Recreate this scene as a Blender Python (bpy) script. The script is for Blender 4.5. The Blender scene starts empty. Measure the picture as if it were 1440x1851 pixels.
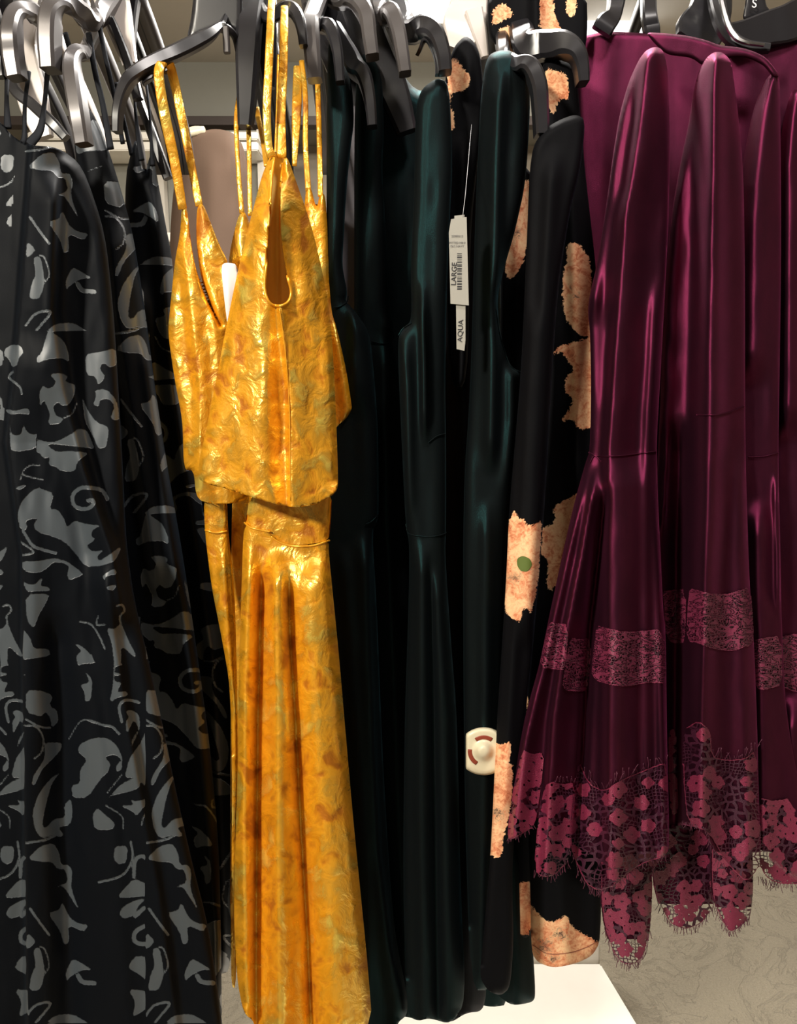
import bpy, bmesh, math, random
import numpy as np
from mathutils import Vector, Matrix
random.seed(7)
rng = np.random.RandomState(7)
SC = bpy.context.scene
COL = SC.collection

# ------------------------------------------------------------------ camera
W_, H_, F_ = 1440.0, 1851.0, 1441.0
PITCH = math.radians(10.0)
CAM = np.array([0.0, 0.0, 1.35])
cam = bpy.data.cameras.new('camera')
cam.sensor_fit = 'VERTICAL'
cam.sensor_height = 24.0
cam.lens = F_ / H_ * 24.0
cam.clip_start = 0.02
co = bpy.data.objects.new('camera', cam)
co.location = CAM
co.rotation_euler = (math.radians(90) - PITCH, 0, 0)
COL.objects.link(co)
SC.camera = co

# ------------------------------------------------------------------ colour management, world, lights
SC.view_settings.view_transform = 'Standard'
SC.view_settings.look = 'None'
SC.view_settings.exposure = 0.0
SC.view_settings.gamma = 1.0
SC.view_settings.use_curve_mapping = False
world = bpy.data.worlds.new('world')
SC.world = world
world.use_nodes = True
world.node_tree.nodes['Background'].inputs[0].default_value = (1.0, 0.95, 0.88, 1)
world.node_tree.nodes['Background'].inputs[1].default_value = 0.07


def area(name, loc, target, size, power, color, sy=None):
    l = bpy.data.lights.new(name, 'AREA')
    l.energy = power
    l.color = color
    l.size = size
    if sy:
        l.shape = 'RECTANGLE'
        l.size_y = sy
    o = bpy.data.objects.new(name, l)
    o.location = loc
    d = Vector(target) - Vector(loc)
    o.rotation_euler = d.to_track_quat('-Z', 'Y').to_euler()
    COL.objects.link(o)
    return o


area('ceiling_spot_front', (-1.30, -1.10, 2.40), (0.0, 0.85, 1.35), 0.22, 84, (1.0, 0.93, 0.80))
area('fill_light_right', (0.35, 0.25, 2.55), (0.30, 0.85, 1.30), 0.2, 12, (1.0, 0.93, 0.88))  # unseen fill lamp added to brighten the floral dresses
area('ceiling_panel_back', (0.3, 2.6, 2.57), (0.3, 2.6, 0), 1.6, 26, (1.0, 0.94, 0.86))
area('shelf_downlight', (0.10, 1.35, 2.5), (0.10, 1.45, 0.2), 0.25, 52, (1.0, 0.96, 0.9))

# ------------------------------------------------------------------ helpers
cp, sp = math.cos(PITCH), math.sin(PITCH)


def P(px, py, Y):
    """point of the place at depth Y (metres) seen where the photograph has (px, py)"""
    px = np.asarray(px, float); py = np.asarray(py, float); Y = np.asarray(Y, float)
    dx = (px - W_ / 2) / F_
    dy = -(py - H_ / 2) / F_
    vy = cp + dy * sp
    vz = -sp + dy * cp
    t = Y / vy
    return np.stack([t * dx, Y + 0 * dx, CAM[2] + t * vz], -1)


def tag(o, label=None, cat=None, group=None, kind=None):
    if label: o['label'] = label
    if cat: o['category'] = cat
    if group: o['group'] = group
    if kind: o['kind'] = kind
    return o


def empty(name, loc, label, cat, group=None):
    o = bpy.data.objects.new(name, None)
    o.empty_display_size = 0.05
    o.location = tuple(float(v) for v in loc)
    COL.objects.link(o)
    return tag(o, label, cat, group)


def link_mesh(name, me, mat, parent=None, label=None):
    o = bpy.data.objects.new(name, me)
    COL.objects.link(o)
    if mat: me.materials.append(mat)
    if parent:
        o.parent = parent
        o.matrix_parent_inverse = Matrix.Translation(-parent.location)
    if label: o['label'] = label
    return o


def mesh_from(verts, faces, smooth=True):
    me = bpy.data.meshes.new('m')
    me.from_pydata([tuple(map(float, v)) for v in verts], [], [tuple(int(i) for i in f) for f in faces])
    if smooth:
        me.polygons.foreach_set('use_smooth', [True] * len(me.polygons))
    me.update()
    return me


def box(name, lo, hi, mat, parent=None, bev=0.0, rotz=0, kind=None, label=None):
    bm = bmesh.new()
    bmesh.ops.create_cube(bm, size=1)
    lo = Vector(lo); hi = Vector(hi)
    for v in bm.verts:
        v.co = Vector(((lo[i] + hi[i]) / 2 + v.co[i] * (hi[i] - lo[i]) for i in range(3)))
    if bev:
        bmesh.ops.bevel(bm, geom=bm.edges[:], offset=bev, segments=2, affect='EDGES')
    if rotz:
        c = (lo + hi) / 2
        bmesh.ops.rotate(bm, verts=bm.verts, cent=c, matrix=Matrix.Rotation(rotz, 3, 'Z'))
    me = bpy.data.meshes.new(name)
    bm.to_mesh(me); bm.free()
    o = link_mesh(name, me, mat, parent, label)
    if kind: o['kind'] = kind
    return o


def sweep_mesh(pts, wid, thk, nseg=14, power=2.6, up=None, cap=True, sides=None):
    """sweep a rounded bar section along pts; wid across the path in the hanging plane, thk in depth"""
    pts = np.asarray(pts, float)
    n = len(pts)
    if power >= 5: nseg = 12
    wid = np.broadcast_to(np.asarray(wid, float), (n,)); thk = np.broadcast_to(np.asarray(thk, float), (n,))
    T = np.gradient(pts, axis=0)
    T /= np.linalg.norm(T, axis=1)[:, None] + 1e-12
    ref = np.array([0., 1., 0.]) if up is None else np.asarray(up, float)
    V = []
    for i in range(n):
        s = np.cross(T[i], ref) if sides is None else np.array(sides[i])
        if sides is None and np.linalg.norm(s) < 0.15 and i:
            s = S_prev
        s = s / (np.linalg.norm(s) + 1e-9)
        if i and np.dot(s, S_prev) < 0: s = -s
        S_prev = s
        b = np.cross(s, T[i])
        if power >= 5:
            W2, T2 = wid[i] / 2, thk[i] / 2
            r_ = min(W2, T2) * .35
            for (qx, qy) in ((W2, T2 - r_), (W2 - r_, T2), (0, T2), (-W2 + r_, T2), (-W2, T2 - r_), (-W2, 0), (-W2, -T2 + r_), (-W2 + r_, -T2), (0, -T2), (W2 - r_, -T2), (W2, -T2 + r_), (W2, 0)):
                V.append(pts[i] + s * qx + b * qy)
            continue
        for k in range(nseg):
            a = 2 * math.pi * k / nseg
            ca, sa = math.cos(a), math.sin(a)
            x = math.copysign(abs(ca) ** (2 / power), ca) * wid[i] / 2
            y = math.copysign(abs(sa) ** (2 / power), sa) * thk[i] / 2
            V.append(pts[i] + s * x + b * y)
    Fc = []
    for i in range(n - 1):
        for k in range(nseg):
            k2 = (k + 1) % nseg
            Fc.append((i * nseg + k, i * nseg + k2, (i + 1) * nseg + k2, (i + 1) * nseg + k))
    if cap:
        Fc.append(tuple(range(nseg))[::-1])
        Fc.append(tuple(range((n - 1) * nseg, n * nseg)))
    return V, Fc


def spline(ctrl, n):
    """Catmull-Rom through control rows"""
    c = np.asarray(ctrl, float)
    if len(c) < 3:
        t = np.linspace(0, 1, n)[:, None]
        return c[0] * (1 - t) + c[-1] * t
    c = np.vstack([2 * c[0] - c[1], c, 2 * c[-1] - c[-2]])
    m = len(c) - 3
    out = []
    for t in np.linspace(0, m - 1e-9, n):
        i = int(t); f = t - i
        p0, p1, p2, p3 = c[i], c[i + 1], c[i + 2], c[i + 3]
        out.append(0.5 * ((2 * p1) + (-p0 + p2) * f + (2 * p0 - 5 * p1 + 4 * p2 - p3) * f * f + (-p0 + 3 * p1 - 3 * p2 + p3) * f ** 3))
    return np.array(out)


def screen_sides(c):
    t = np.gradient(c[:, :2], axis=0)
    t /= np.linalg.norm(t, axis=1)[:, None] + 1e-9
    # keep the side direction steady along the path
    return np.stack([-t[:, 1], 0 * t[:, 0], -t[:, 0]], 1)


PXM = 1 / F_   # metres per pixel per metre of depth


def bar(name, ctrl, mat, parent, thk=0.012, n=30, power=3.0, smooth_end=False, label=None):
    """ctrl rows: px, py, Y, width in px"""
    c = spline(ctrl, n)
    pts = P(c[:, 0], c[:, 1], c[:, 2])
    w = c[:, 3] * c[:, 2] * PXM
    V, Fc = sweep_mesh(pts, w, thk, power=power, sides=screen_sides(c))
    me = mesh_from(V, Fc)
    uv = me.uv_layers.new(name='UVMap')
    li = np.zeros(len(me.loops), int); me.loops.foreach_get('vertex_index', li)
    va = np.array(V)
    uv.data.foreach_set('uv', np.stack([va[li, 0] * 18 + va[li, 1] * 9, va[li, 2] * 18], 1).astype(np.float32).ravel())
    o = link_mesh(name, me, mat, parent, label)
    return o


# ------------------------------------------------------------------ polygons
def chaikin(poly, it=2):
    pts = [(p[0], p[1], (p[2] if len(p) > 2 else '')) for p in poly]
    for _ in range(it):
        out = []
        n = len(pts)
        for i in range(n):
            a, b = pts[i], pts[(i + 1) % n]
            fl = a[2]
            if 'c' in fl:
                out.append((a[0], a[1], fl))
            else:
                out.append((a[0] * .8 + b[0] * .2, a[1] * .8 + b[1] * .2, fl))
            # flag of corner-cut edge follows the edge before the next vertex
            if 'c' not in b[2]:
                out.append((a[0] * .2 + b[0] * .8, a[1] * .2 + b[1] * .8, b[2].replace('c', '') if False else fl.replace('c', '')))
        pts = out
    return pts


class Poly:
    def __init__(self, pts, it=2):
        q = chaikin(pts, it)
        self.a = np.array([(p[0], p[1]) for p in q])
        self.b = np.roll(self.a, -1, axis=0)
        self.h = np.array(['h' in p[2] for p in q])

    def inside(self, x, y):
        r = np.zeros(x.shape, bool)
        for (x0, y0), (x1, y1) in zip(self.a, self.b):
            if y0 == y1: continue
            c = ((y0 > y) != (y1 > y)) & (x < (x1 - x0) * (y - y0) / (y1 - y0) + x0)
            r ^= c
        return r

    def nearest(self, x, y, sel=None):
        best = np.full(x.shape, 1e9); bx = x.copy(); by = y.copy()
        for i, ((x0, y0), (x1, y1)) in enumerate(zip(self.a, self.b)):
            if sel is not None and not sel[i]: continue
            dx, dy = x1 - x0, y1 - y0
            L = dx * dx + dy * dy + 1e-9
            t = np.clip(((x - x0) * dx + (y - y0) * dy) / L, 0, 1)
            qx, qy = x0 + t * dx, y0 + t * dy
            d = np.hypot(x - qx, y - qy)
            m = d < best
            best[m] = d[m]; bx[m] = qx[m]; by[m] = qy[m]
        return best, bx, by


def smoothstep(a, b, x):
    t = np.clip((x - a) / (b - a), 0, 1)
    return t * t * (3 - 2 * t)


def vnoise(x, y, seed=0):
    """smooth value noise"""
    xi = np.floor(x).astype(int); yi = np.floor(y).astype(int)
    fx = x - xi; fy = y - yi
    fx = fx * fx * (3 - 2 * fx); fy = fy * fy * (3 - 2 * fy)

    def h(a, b):
        n = (a * 374761393 + b * 668265263 + seed * 1442695041) & 0x7fffffff
        n = (n ^ (n >> 13)) * 1274126177 & 0x7fffffff
        return ((n ^ (n >> 16)) & 0xffff) / 65535.0
    return (h(xi, yi) * (1 - fx) + h(xi + 1, yi) * fx) * (1 - fy) + (h(xi, yi + 1) * (1 - fx) + h(xi + 1, yi + 1) * fx) * fy


class Cloth:
    """one hanging garment: an outline at its own distance, a real thickness and folds"""
    def __init__(self, Y, outline, folds=(), thick=0.045, rw=24, rr=0.016, wob=0.0015, seed=1, lean=None, back=True, smooth=2, fs=1.0):
        self.Y = Y; self.out = Poly(outline, smooth); self.folds = folds
        self.th = thick; self.rw = rw; self.rr = rr; self.wob = wob; self.seed = seed; self.back = back
        self.lean = lean
        self.fs = fs

    def edge(self, x, y):
        d, _, _ = self.out.nearest(x, y, ~self.out.h)
        ins = self.out.inside(x, y)
        return np.where(ins, d, 0)

    def relief(self, x, y, e):
        x = np.asarray(x, float); y = np.asarray(y, float)
        z = np.zeros_like(x)
        for f in self.folds:
            f = (f[0], f[1] * self.fs) + tuple(f[2:])
            path, amp, wl, wr = f[:4]
            py = np.array([p[0] for p in path], float); px = np.array([p[1] for p in path], float)
            c = np.interp(y, py, px)
            fade = smoothstep(py[0] - 5, py[0] + 70, y) if (len(f) < 5 or 't' not in f[4]) else np.ones_like(y)
            fade = fade * (1 - smoothstep(py[-1] - 70, py[-1] + 5, y)) if (len(f) < 5 or 'b' not in f[4]) else fade
            # folds widen towards the hem
            t = x - c
            g = np.where(t < 0, np.exp(-(t / wl) ** 2), np.exp(-(t / wr) ** 2))
            z += amp * g * fade
        z += self.wob * 2 * (vnoise(x / 45, y / 160, self.seed) - .5) + self.wob * (vnoise(x / 16, y / 50, self.seed + 5) - .5)
        return z * (1 - e ** 4)

    def depth(self, x, y, off=0.0):
        d = self.edge(x, y)
        e = 1 - np.clip(d / self.rw, 0, 1)
        arc = 1 - np.sqrt(np.clip(1 - e * e, 0, 1))
        r = self.relief(x, y, e)
        lean = 0
        if self.lean:
            lean = np.interp(y, [p[0] for p in self.lean], [p[1] for p in self.lean])
        front = self.Y + self.rr * arc - r + lean - off
        back = self.Y + self.rr + (self.th - self.rr) * (1 - arc) - r + lean + off
        return front, back

    def piece(self, name, poly, mat, parent, step=4.0, off=0.0, back=None, pat=None, smooth=2, clip=True, label=None, hem=False, jitter=0):
        pl = Poly(poly, smooth) if poly is not None else self.out
        x0, y0 = pl.a.min(0) - step; x1, y1 = pl.a.max(0) + step
        nx = int((x1 - x0) / step) + 2; ny = int((y1 - y0) / step) + 2
        gx, gy = np.meshgrid(x0 + np.arange(nx) * step, y0 + np.arange(ny) * step)
        use_clip = clip and poly is not None
        ins = pl.inside(gx, gy)
        if use_clip: ins &= self.out.inside(gx, gy)
        cell = ins[:-1, :-1] | ins[1:, :-1] | ins[:-1, 1:] | ins[1:, 1:]
        need = np.zeros_like(ins)
        need[:-1, :-1] |= cell; need[1:, :-1] |= cell; need[:-1, 1:] |= cell; need[1:, 1:] |= cell
        X = gx.copy(); Yp = gy.copy()
        m = need & ~ins
        for q in ([pl, self.out, pl] if use_clip else [pl]):
            xx, yy = X[m], Yp[m]
            o_ = ~q.inside(xx, yy)
            _, bx, by = q.nearest(xx, yy)
            xx = np.where(o_, bx, xx); yy = np.where(o_, by, yy)
            X[m] = xx; Yp[m] = yy
        idx = -np.ones(ins.shape, int)
        idx[need] = np.arange(need.sum())
        x = X[need]; y = Yp[need]
        front, bk = self.depth(x, y, off)
        V = P(x, y, front)
        a = idx[:-1, :-1][cell]; b = idx[:-1, 1:][cell]; c = idx[1:, 1:][cell]; d = idx[1:, :-1][cell]
        Fc = np.stack([a, d, c, b], 1)
        nv = len(V)
        back = self.back if back is None else back
        if back:
            V = np.vstack([V, P(x, y, bk)])
            Fc = np.vstack([Fc, np.stack([a, b, c, d], 1) + nv])
            x = np.concatenate([x, x]); y = np.concatenate([y, y])
        me = bpy.data.meshes.new(name)
        me.from_pydata(V.tolist(), [], Fc.tolist())
        me.polygons.foreach_set('use_smooth', [True] * len(me.polygons))
        uv = me.uv_layers.new(name='UVMap')
        li = np.zeros(len(me.loops), int); me.loops.foreach_get('vertex_index', li)
        uvs = np.stack([x[li] / 100, -y[li] / 100], 1).astype(np.float32)
        uv.data.foreach_set('uv', uvs.ravel())
        if pat is not None:
            at = me.attributes.new('pat', 'FLOAT', 'POINT')
            at.data.foreach_set('value', pat(x, y).astype(np.float32))
        if hem:
            at = me.attributes.new('hem', 'FLOAT', 'POINT')
            dd, _, _ = pl.nearest(x, y, pl.h)
            at.data.foreach_set('value', dd.astype(np.float32))
        bm = bmesh.new(); bm.from_mesh(me)
        bmesh.ops.remove_doubles(bm, verts=bm.verts, dist=2e-5)
        bm.to_mesh(me); bm.free()
        me.update()
        return link_mesh(name, me, mat, parent, label)

    def seam(self, name, path, mat, parent, w=2.5, off=0.0015, n=40, label=None):
        c = spline(path, n)
        f, _ = self.depth(c[:, 0], c[:, 1], off)
        pts = P(c[:, 0], c[:, 1], f)
        V, Fc = sweep_mesh(pts, w * self.Y * PXM, w * self.Y * PXM, nseg=6, power=2)
        return link_mesh(name, mesh_from(V, Fc), mat, parent, label)


# ------------------------------------------------------------------ materials
def srgb(r, g, b):
    f = lambda c: (c / 255 / 12.92) if c / 255 <= 0.04045 else ((c / 255 + 0.055) / 1.055) ** 2.4
    return (f(r), f(g), f(b), 1)


class N:
    def __init__(self, name):
        self.m = bpy.data.materials.new(name)
        self.m.use_nodes = True
        self.t = self.m.node_tree
        self.t.nodes.clear()
        self.out = self.n('ShaderNodeOutputMaterial')

    def n(self, ty, **kw):
        nd = self.t.nodes.new(ty)
        for k, v in kw.items():
            if k.startswith('_'):
                setattr(nd, k[1:], v)
            else:
                self.set(nd, k, v)
        return nd

    def set(self, nd, k, v):
        s = nd.inputs[int(k[1:])] if (k[0] == 'i' and k[1:].isdigit()) else nd.inputs[k.replace('__', ' ')]
        if isinstance(v, bpy.types.NodeSocket):
            self.t.links.new(v, s)
        else:
            s.default_value = v

    def uv(self, scale=1.0, sx=None, sy=None):
        u = self.n('ShaderNodeUVMap')
        mp = self.n('ShaderNodeMapping')
        self.t.links.new(u.outputs[0], mp.inputs[0])
        mp.inputs['Scale'].default_value = (sx or scale, sy or scale, 1)
        return mp.outputs[0]

    def noise(self, vec, scale, detail=3, rough=.5, dist=0.0):
        nd = self.n('ShaderNodeTexNoise')
        if vec is not None: self.t.links.new(vec, nd.inputs['Vector'])
        nd.inputs['Scale'].default_value = scale
        nd.inputs['Detail'].default_value = detail
        nd.inputs['Roughness'].default_value = rough
        nd.inputs['Distortion'].default_value = dist
        return nd.outputs[0]

    def ramp(self, fac, stops, interp='LINEAR'):
        r = self.n('ShaderNodeValToRGB')
        r.color_ramp.interpolation = interp
        e = r.color_ramp.elements
        while len(e) < len(stops): e.new(0.5)
        for k, (p, c) in enumerate(stops):
            e[k].position = p
            e[k].color = c if len(c) == 4 else (*c, 1)
        self.t.links.new(fac, r.inputs[0])
        return r.outputs[0]

    def math(self, op, a, b=0.0, clamp=False):
        nd = self.n('ShaderNodeMath', _operation=op, _use_clamp=clamp)
        for i, v in enumerate((a, b)):
            if isinstance(v, bpy.types.NodeSocket): self.t.links.new(v, nd.inputs[i])
            else: nd.inputs[i].default_value = v
        return nd.outputs[0]

    def mix(self, fac, a, b):
        nd = self.n('ShaderNodeMix', _data_type='RGBA')
        for i, v in ((0, fac), (6, a), (7, b)):
            if isinstance(v, bpy.types.NodeSocket): self.t.links.new(v, nd.inputs[i])
            else: nd.inputs[i].default_value = v
        return nd.outputs[2]

    def attr(self, name):
        return self.n('ShaderNodeAttribute', _attribute_name=name).outputs['Fac']

    def bump(self, h, strength=.3, dist=.002, normal=None):
        b = self.n('ShaderNodeBump')
        b.inputs['Strength'].default_value = strength
        b.inputs['Distance'].default_value = dist
        self.t.links.new(h, b.inputs['Height'])
        if normal: self.t.links.new(normal, b.inputs['Normal'])
        return b.outputs[0]

    def pbr(self, color, rough=.5, metal=0.0, spec=.5, sheen=0, sheen_r=.3, sheen_t=None, normal=None, alpha=None, **kw):
        b = self.n('ShaderNodeBsdfPrincipled')
        self.set(b, 'Base Color', color)
        self.set(b, 'Roughness', rough)
        self.set(b, 'Metallic', metal)
        self.set(b, 'Specular IOR Level', spec)
        if sheen:
            self.set(b, 'Sheen Weight', sheen)
            self.set(b, 'Sheen Roughness', sheen_r)
            self.set(b, 'Sheen Tint', sheen_t or (1, 1, 1, 1))
        if normal is not None: self.set(b, 'Normal', normal)
        if alpha is not None: self.set(b, 'Alpha', alpha)
        for k, v in kw.items(): self.set(b, k.replace('__', ' '), v)
        self.t.links.new(b.outputs[0], self.out.inputs[0])
        return b


def velvet(name, base, sheen_c, sheen=1.0, sheen_r=.2, gloss_c=None, gloss=.10, gr=.42, grain=.25):
    """dark pile with rim sheen plus a soft coloured lobe of the lying nap"""
    n = N(name)
    uv = n.uv()
    fine = n.noise(uv, 90, 3, .7)
    soft = n.noise(n.uv(sx=1.0, sy=.35), 2.2, 4, .55)
    nm = n.bump(n.math('ADD', fine, n.math('MULTIPLY', soft, 1.5)), grain, .0015)
    b = n.pbr(base, .7, 0, .1, sheen=sheen, sheen_r=sheen_r, sheen_t=sheen_c, normal=nm)
    g = n.n('ShaderNodeBsdfGlossy')
    g.inputs['Color'].default_value = gloss_c or sheen_c
    g.inputs['Roughness'].default_value = gr
    n.t.links.new(nm, g.inputs['Normal'])
    mx = n.n('ShaderNodeMixShader')
    f = n.math('MULTIPLY', n.ramp(soft, [(.3, (.6,) * 3), (.7, (1,) * 3)]), gloss)
    n.t.links.new(f, mx.inputs[0]); n.t.links.new(b.outputs[0], mx.inputs[1]); n.t.links.new(g.outputs[0], mx.inputs[2])
    n.t.links.new(mx.outputs[0], n.out.inputs[0])
    return n.m


def flat(name, c, rough=.5, metal=0, spec=.5, bump=0, bs=20, **kw):
    n = N(name)
    tc = n.n('ShaderNodeTexCoord')
    ns = n.noise(tc.outputs['Object'], bs, 3, .6)
    col = n.mix(n.math('MULTIPLY', ns, .25), c, tuple(v * .75 for v in c[:3]) + (1,))
    nm = n.bump(ns, bump, .002) if bump else None
    n.pbr(col, rough, metal, spec, normal=nm, **kw)
    return n.m


def emis(name, c, s):
    n = N(name)
    e = n.n('ShaderNodeEmission')
    e.inputs[0].default_value = c; e.inputs[1].default_value = s
    n.t.links.new(e.outputs[0], n.out.inputs[0])
    return n.m


M = {}
M['burgundy'] = velvet('burgundy_velvet', srgb(18, 4, 13), srgb(225, 90, 150), .26, .2, srgb(222, 78, 142), .17, .43)
M['teal'] = velvet('teal_velvet', srgb(5, 9, 11), srgb(70, 118, 130), .16, .25, srgb(90, 195, 200), .018, .28)
M['black_velvet'] = velvet('black_velvet', srgb(9, 9, 12), srgb(120, 128, 145), .2, .25, srgb(190, 200, 220), .015, .4)
M['lining'] = flat('grey_lining', srgb(95, 92, 98), .5)


def crushed(name, dark, mid, light):
    """crushed pile: patches of nap lying in different directions"""
    n = N(name)
    uv = n.uv(sx=1.0, sy=.75)
    big = n.noise(uv, 1.3, 3, .55, .3)
    med = n.noise(uv, 3.4, 4, .5, .45)
    fine = n.noise(uv, 70, 2, .6)
    f = n.math('ADD', n.math('MULTIPLY', big, .4), n.math('MULTIPLY', med, .6))
    h = n.math('ADD', n.math('MULTIPLY', f, 3.0), n.math('MULTIPLY', fine, .05))
    nm = n.bump(h, .42, .0062)
    col = n.ramp(f, [(.38, dark), (.47, mid), (.55, mid), (.64, light)])  # pale and dark sheen of the turned nap put into the base colour
    b = n.pbr(col, .65, 0, .3, sheen=.15, sheen_r=.3, sheen_t=srgb(255, 205, 90), normal=nm)
    g = n.n('ShaderNodeBsdfGlossy')
    g.inputs['Color'].default_value = srgb(255, 226, 120)
    n.t.links.new(n.ramp(med, [(.35, (.42,) * 3), (.62, (.25,) * 3)]), g.inputs['Roughness'])
    n.t.links.new(nm, g.inputs['Normal'])
    mx = n.n('ShaderNodeMixShader')
    n.t.links.new(n.ramp(f, [(.41, (.08,) * 3), (.57, (.62,) * 3)]), mx.inputs[0])
    n.t.links.new(b.outputs[0], mx.inputs[1]); n.t.links.new(g.outputs[0], mx.inputs[2])
    n.t.links.new(mx.outputs[0], n.out.inputs[0])
    return n.m


M['yellow'] = crushed('yellow_crushed_velvet', srgb(170, 96, 5), srgb(228, 154, 12), srgb(250, 214, 90))
M['yellow_in'] = flat('yellow_knit_back', srgb(236, 205, 110), .7, bump=.1, bs=200)


def devore():
    n = N('charcoal_burnout_velvet')
    p = n.attr('pat')
    mask = n.math('MULTIPLY', n.math('ADD', n.math('ADD', p, .7), n.math('MULTIPLY', n.math('SUBTRACT', n.noise(n.uv(), 22, 2), .5), 3.0)), .8, True)
    uv = n.uv()
    fine = n.noise(uv, 100, 2, .6)
    nm = n.bump(n.math('ADD', n.math('MULTIPLY', mask, 1.2), n.math('MULTIPLY', fine, .25)), .45, .0012)
    col = n.mix(mask, srgb(66, 73, 79), srgb(8, 11, 16))
    b = n.pbr(col, n.math('ADD', n.math('MULTIPLY', mask, .15), .42), 0, .35, sheen=.35, sheen_r=.25, normal=nm)
    n.set(b, 'Sheen Tint', n.mix(mask, srgb(80, 85, 90), srgb(55, 80, 105)))
    n.set(b, 'Specular IOR Level', n.mix(mask, (.9,) * 3 + (1,), (.10,) * 3 + (1,)))
    return n.m


def floral():
    n = N('floral_print_velvet')
    p = n.attr('pat')
    uv = n.uv()
    w1 = n.noise(uv, 3.0, 5, .6, 1.0)
    w2 = n.noise(uv, 9.0, 4, .6, 2.0)
    jag = n.math('ADD', p, n.math('MULTIPLY', n.math('SUBTRACT', w2, .5), 16))
    mask = n.math('MULTIPLY', jag, .8, True)
    f = n.math('ADD', n.math('MULTIPLY', w1, .6), n.math('MULTIPLY', w2, .4))
    pet = n.ramp(f, [(.30, srgb(150, 70, 45)), (.42, srgb(222, 140, 100)), (.52, srgb(245, 190, 145)), (.66, srgb(252, 215, 165))])
    dk = n.attr('mark')
    pet = n.mix(n.math('MULTIPLY', n.math('ADD', dk, n.math('MULTIPLY', n.math('SUBTRACT', w2, .56), 5.0)), .8, True), pet, srgb(74, 52, 52))
    col = n.mix(mask, srgb(9, 9, 12), pet)
    fine = n.noise(uv, 90, 3, .7)
    nm = n.bump(fine, .25, .001)
    b = n.pbr(col, .7, 0, .08, sheen=.2, sheen_r=.25, normal=nm)
    n.set(b, 'Sheen Tint', n.mix(mask, srgb(60, 66, 80), srgb(255, 215, 180)))
    return n.m


def lace(name, dense):
    n = N(name)
    uv = n.uv()
    p = n.attr('pat'); hem = n.attr('hem')
    warp = n.noise(uv, 1.5, 2, .5)
    vec = n.n('ShaderNodeVectorMath', _operation='ADD')
    n.t.links.new(uv, vec.inputs[0])
    sc = n.n('ShaderNodeVectorMath', _operation='SCALE')
    cmb = n.n('ShaderNodeCombineXYZ')
    n.t.links.new(warp, cmb.inputs[0]); n.t.links.new(n.noise(uv, 1.1, 2, .5), cmb.inputs[1])
    n.t.links.new(cmb.outputs[0], sc.inputs[0]); sc.inputs['Scale'].default_value = .5
    n.t.links.new(sc.outputs[0], vec.inputs[1])
    v1 = n.n('ShaderNodeTexVoronoi', _feature='DISTANCE_TO_EDGE', _voronoi_dimensions='2D')
    n.t.links.new(vec.outputs[0], v1.inputs['Vector'])
    v1.inputs['Scale'].default_value = 15 if not dense else 22
    v1.inputs['Randomness'].default_value = .35
    v2 = n.n('ShaderNodeTexVoronoi', _feature='DISTANCE_TO_EDGE', _voronoi_dimensions='2D')
    n.t.links.new(vec.outputs[0], v2.inputs['Vector'])
    v2.inputs['Scale'].default_value = 7.0
    v2.inputs['Randomness'].default_value = .6
    zone = n.ramp(n.noise(uv, 2.0, 1, .4), [(.46, (0, 0, 0)), (.52, (1, 1, 1))])
    net1 = n.math('LESS_THAN', v1.outputs['Distance'], .13 if not dense else .2)
    net2 = n.math('LESS_THAN', v2.outputs['Distance'], .17)
    net = n.math('MAXIMUM', n.math('MULTIPLY', net1, n.math('SUBTRACT', 1.0, zone)), n.math('MULTIPLY', net2, zone))
    if dense:
        net = net1
        wv = n.noise(n.uv(sx=1.0, sy=1.6), 4.0, 2, .5, 1.8)
        mot = n.ramp(n.math('ABSOLUTE', n.math('SUBTRACT', wv, .5)), [(.018, (1, 1, 1)), (.024, (0, 0, 0)), (.085, (0, 0, 0)), (.092, (1, 1, 1))], 'LINEAR')
        solid = mot
    else:
        solid = n.math('GREATER_THAN', n.math('ADD', p, n.math('MULTIPLY', n.math('SUBTRACT', n.noise(uv, 12, 2), .5), 10)), 0.0)
    rag = n.math('GREATER_THAN', hem, n.math('MULTIPLY', n.noise(uv, 16, 2, .7), 4 if not dense else 5))
    solid = n.math('MAXIMUM', solid, n.math('LESS_THAN', hem, 3.5))
    alpha = n.math('MULTIPLY', n.math('MAXIMUM', net, solid), rag)
    col = n.mix(n.math('MULTIPLY', solid, 1.0, True), srgb(66, 28, 48) if not dense else srgb(50, 17, 32), srgb(132, 44, 72) if not dense else srgb(128, 48, 76))
    nm = n.bump(n.math('ADD', n.math('MULTIPLY', solid, .7), n.math('ADD', net, n.noise(uv, 60, 2))), .7, .0012)
    n.pbr(col, .38, 0, .5, sheen=.15, sheen_r=.3, sheen_t=srgb(230, 90, 140), normal=nm, alpha=alpha)
    return n.m


M['devore'] = devore()
M['floral'] = floral()
M['lace'] = lace('burgundy_lace', False)
M['lace_band'] = lace('burgundy_lace_band', True)
M['thread'] = flat('lace_thread', srgb(84, 32, 54), .5)
M['blackplastic'] = flat('black_hanger_plastic', srgb(34, 33, 36), .3, 0, .45)
M['greyplastic'] = flat('smoke_hanger_plastic', srgb(84, 80, 80), .34, .25, .5)
M['clearplastic'] = flat('milky_hanger_plastic', srgb(205, 196, 190), .25, 0, .6)
M['steel'] = flat('chromed_steel', srgb(190, 190, 192), .22, 1.0)
M['card'] = flat('tag_card', srgb(160, 157, 148), .6)
M['ink'] = flat('tag_ink', srgb(40, 40, 44), .7)
M['nylon'] = flat('nylon_thread', srgb(200, 200, 205), .3)
M['cream'] = flat('cream_plastic', srgb(226, 216, 186), .28, 0, .5)
M['rust'] = flat('rust_ink', srgb(140, 60, 40), .5)
M['white'] = flat('white_laminate', srgb(244, 238, 226), .35)
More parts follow.
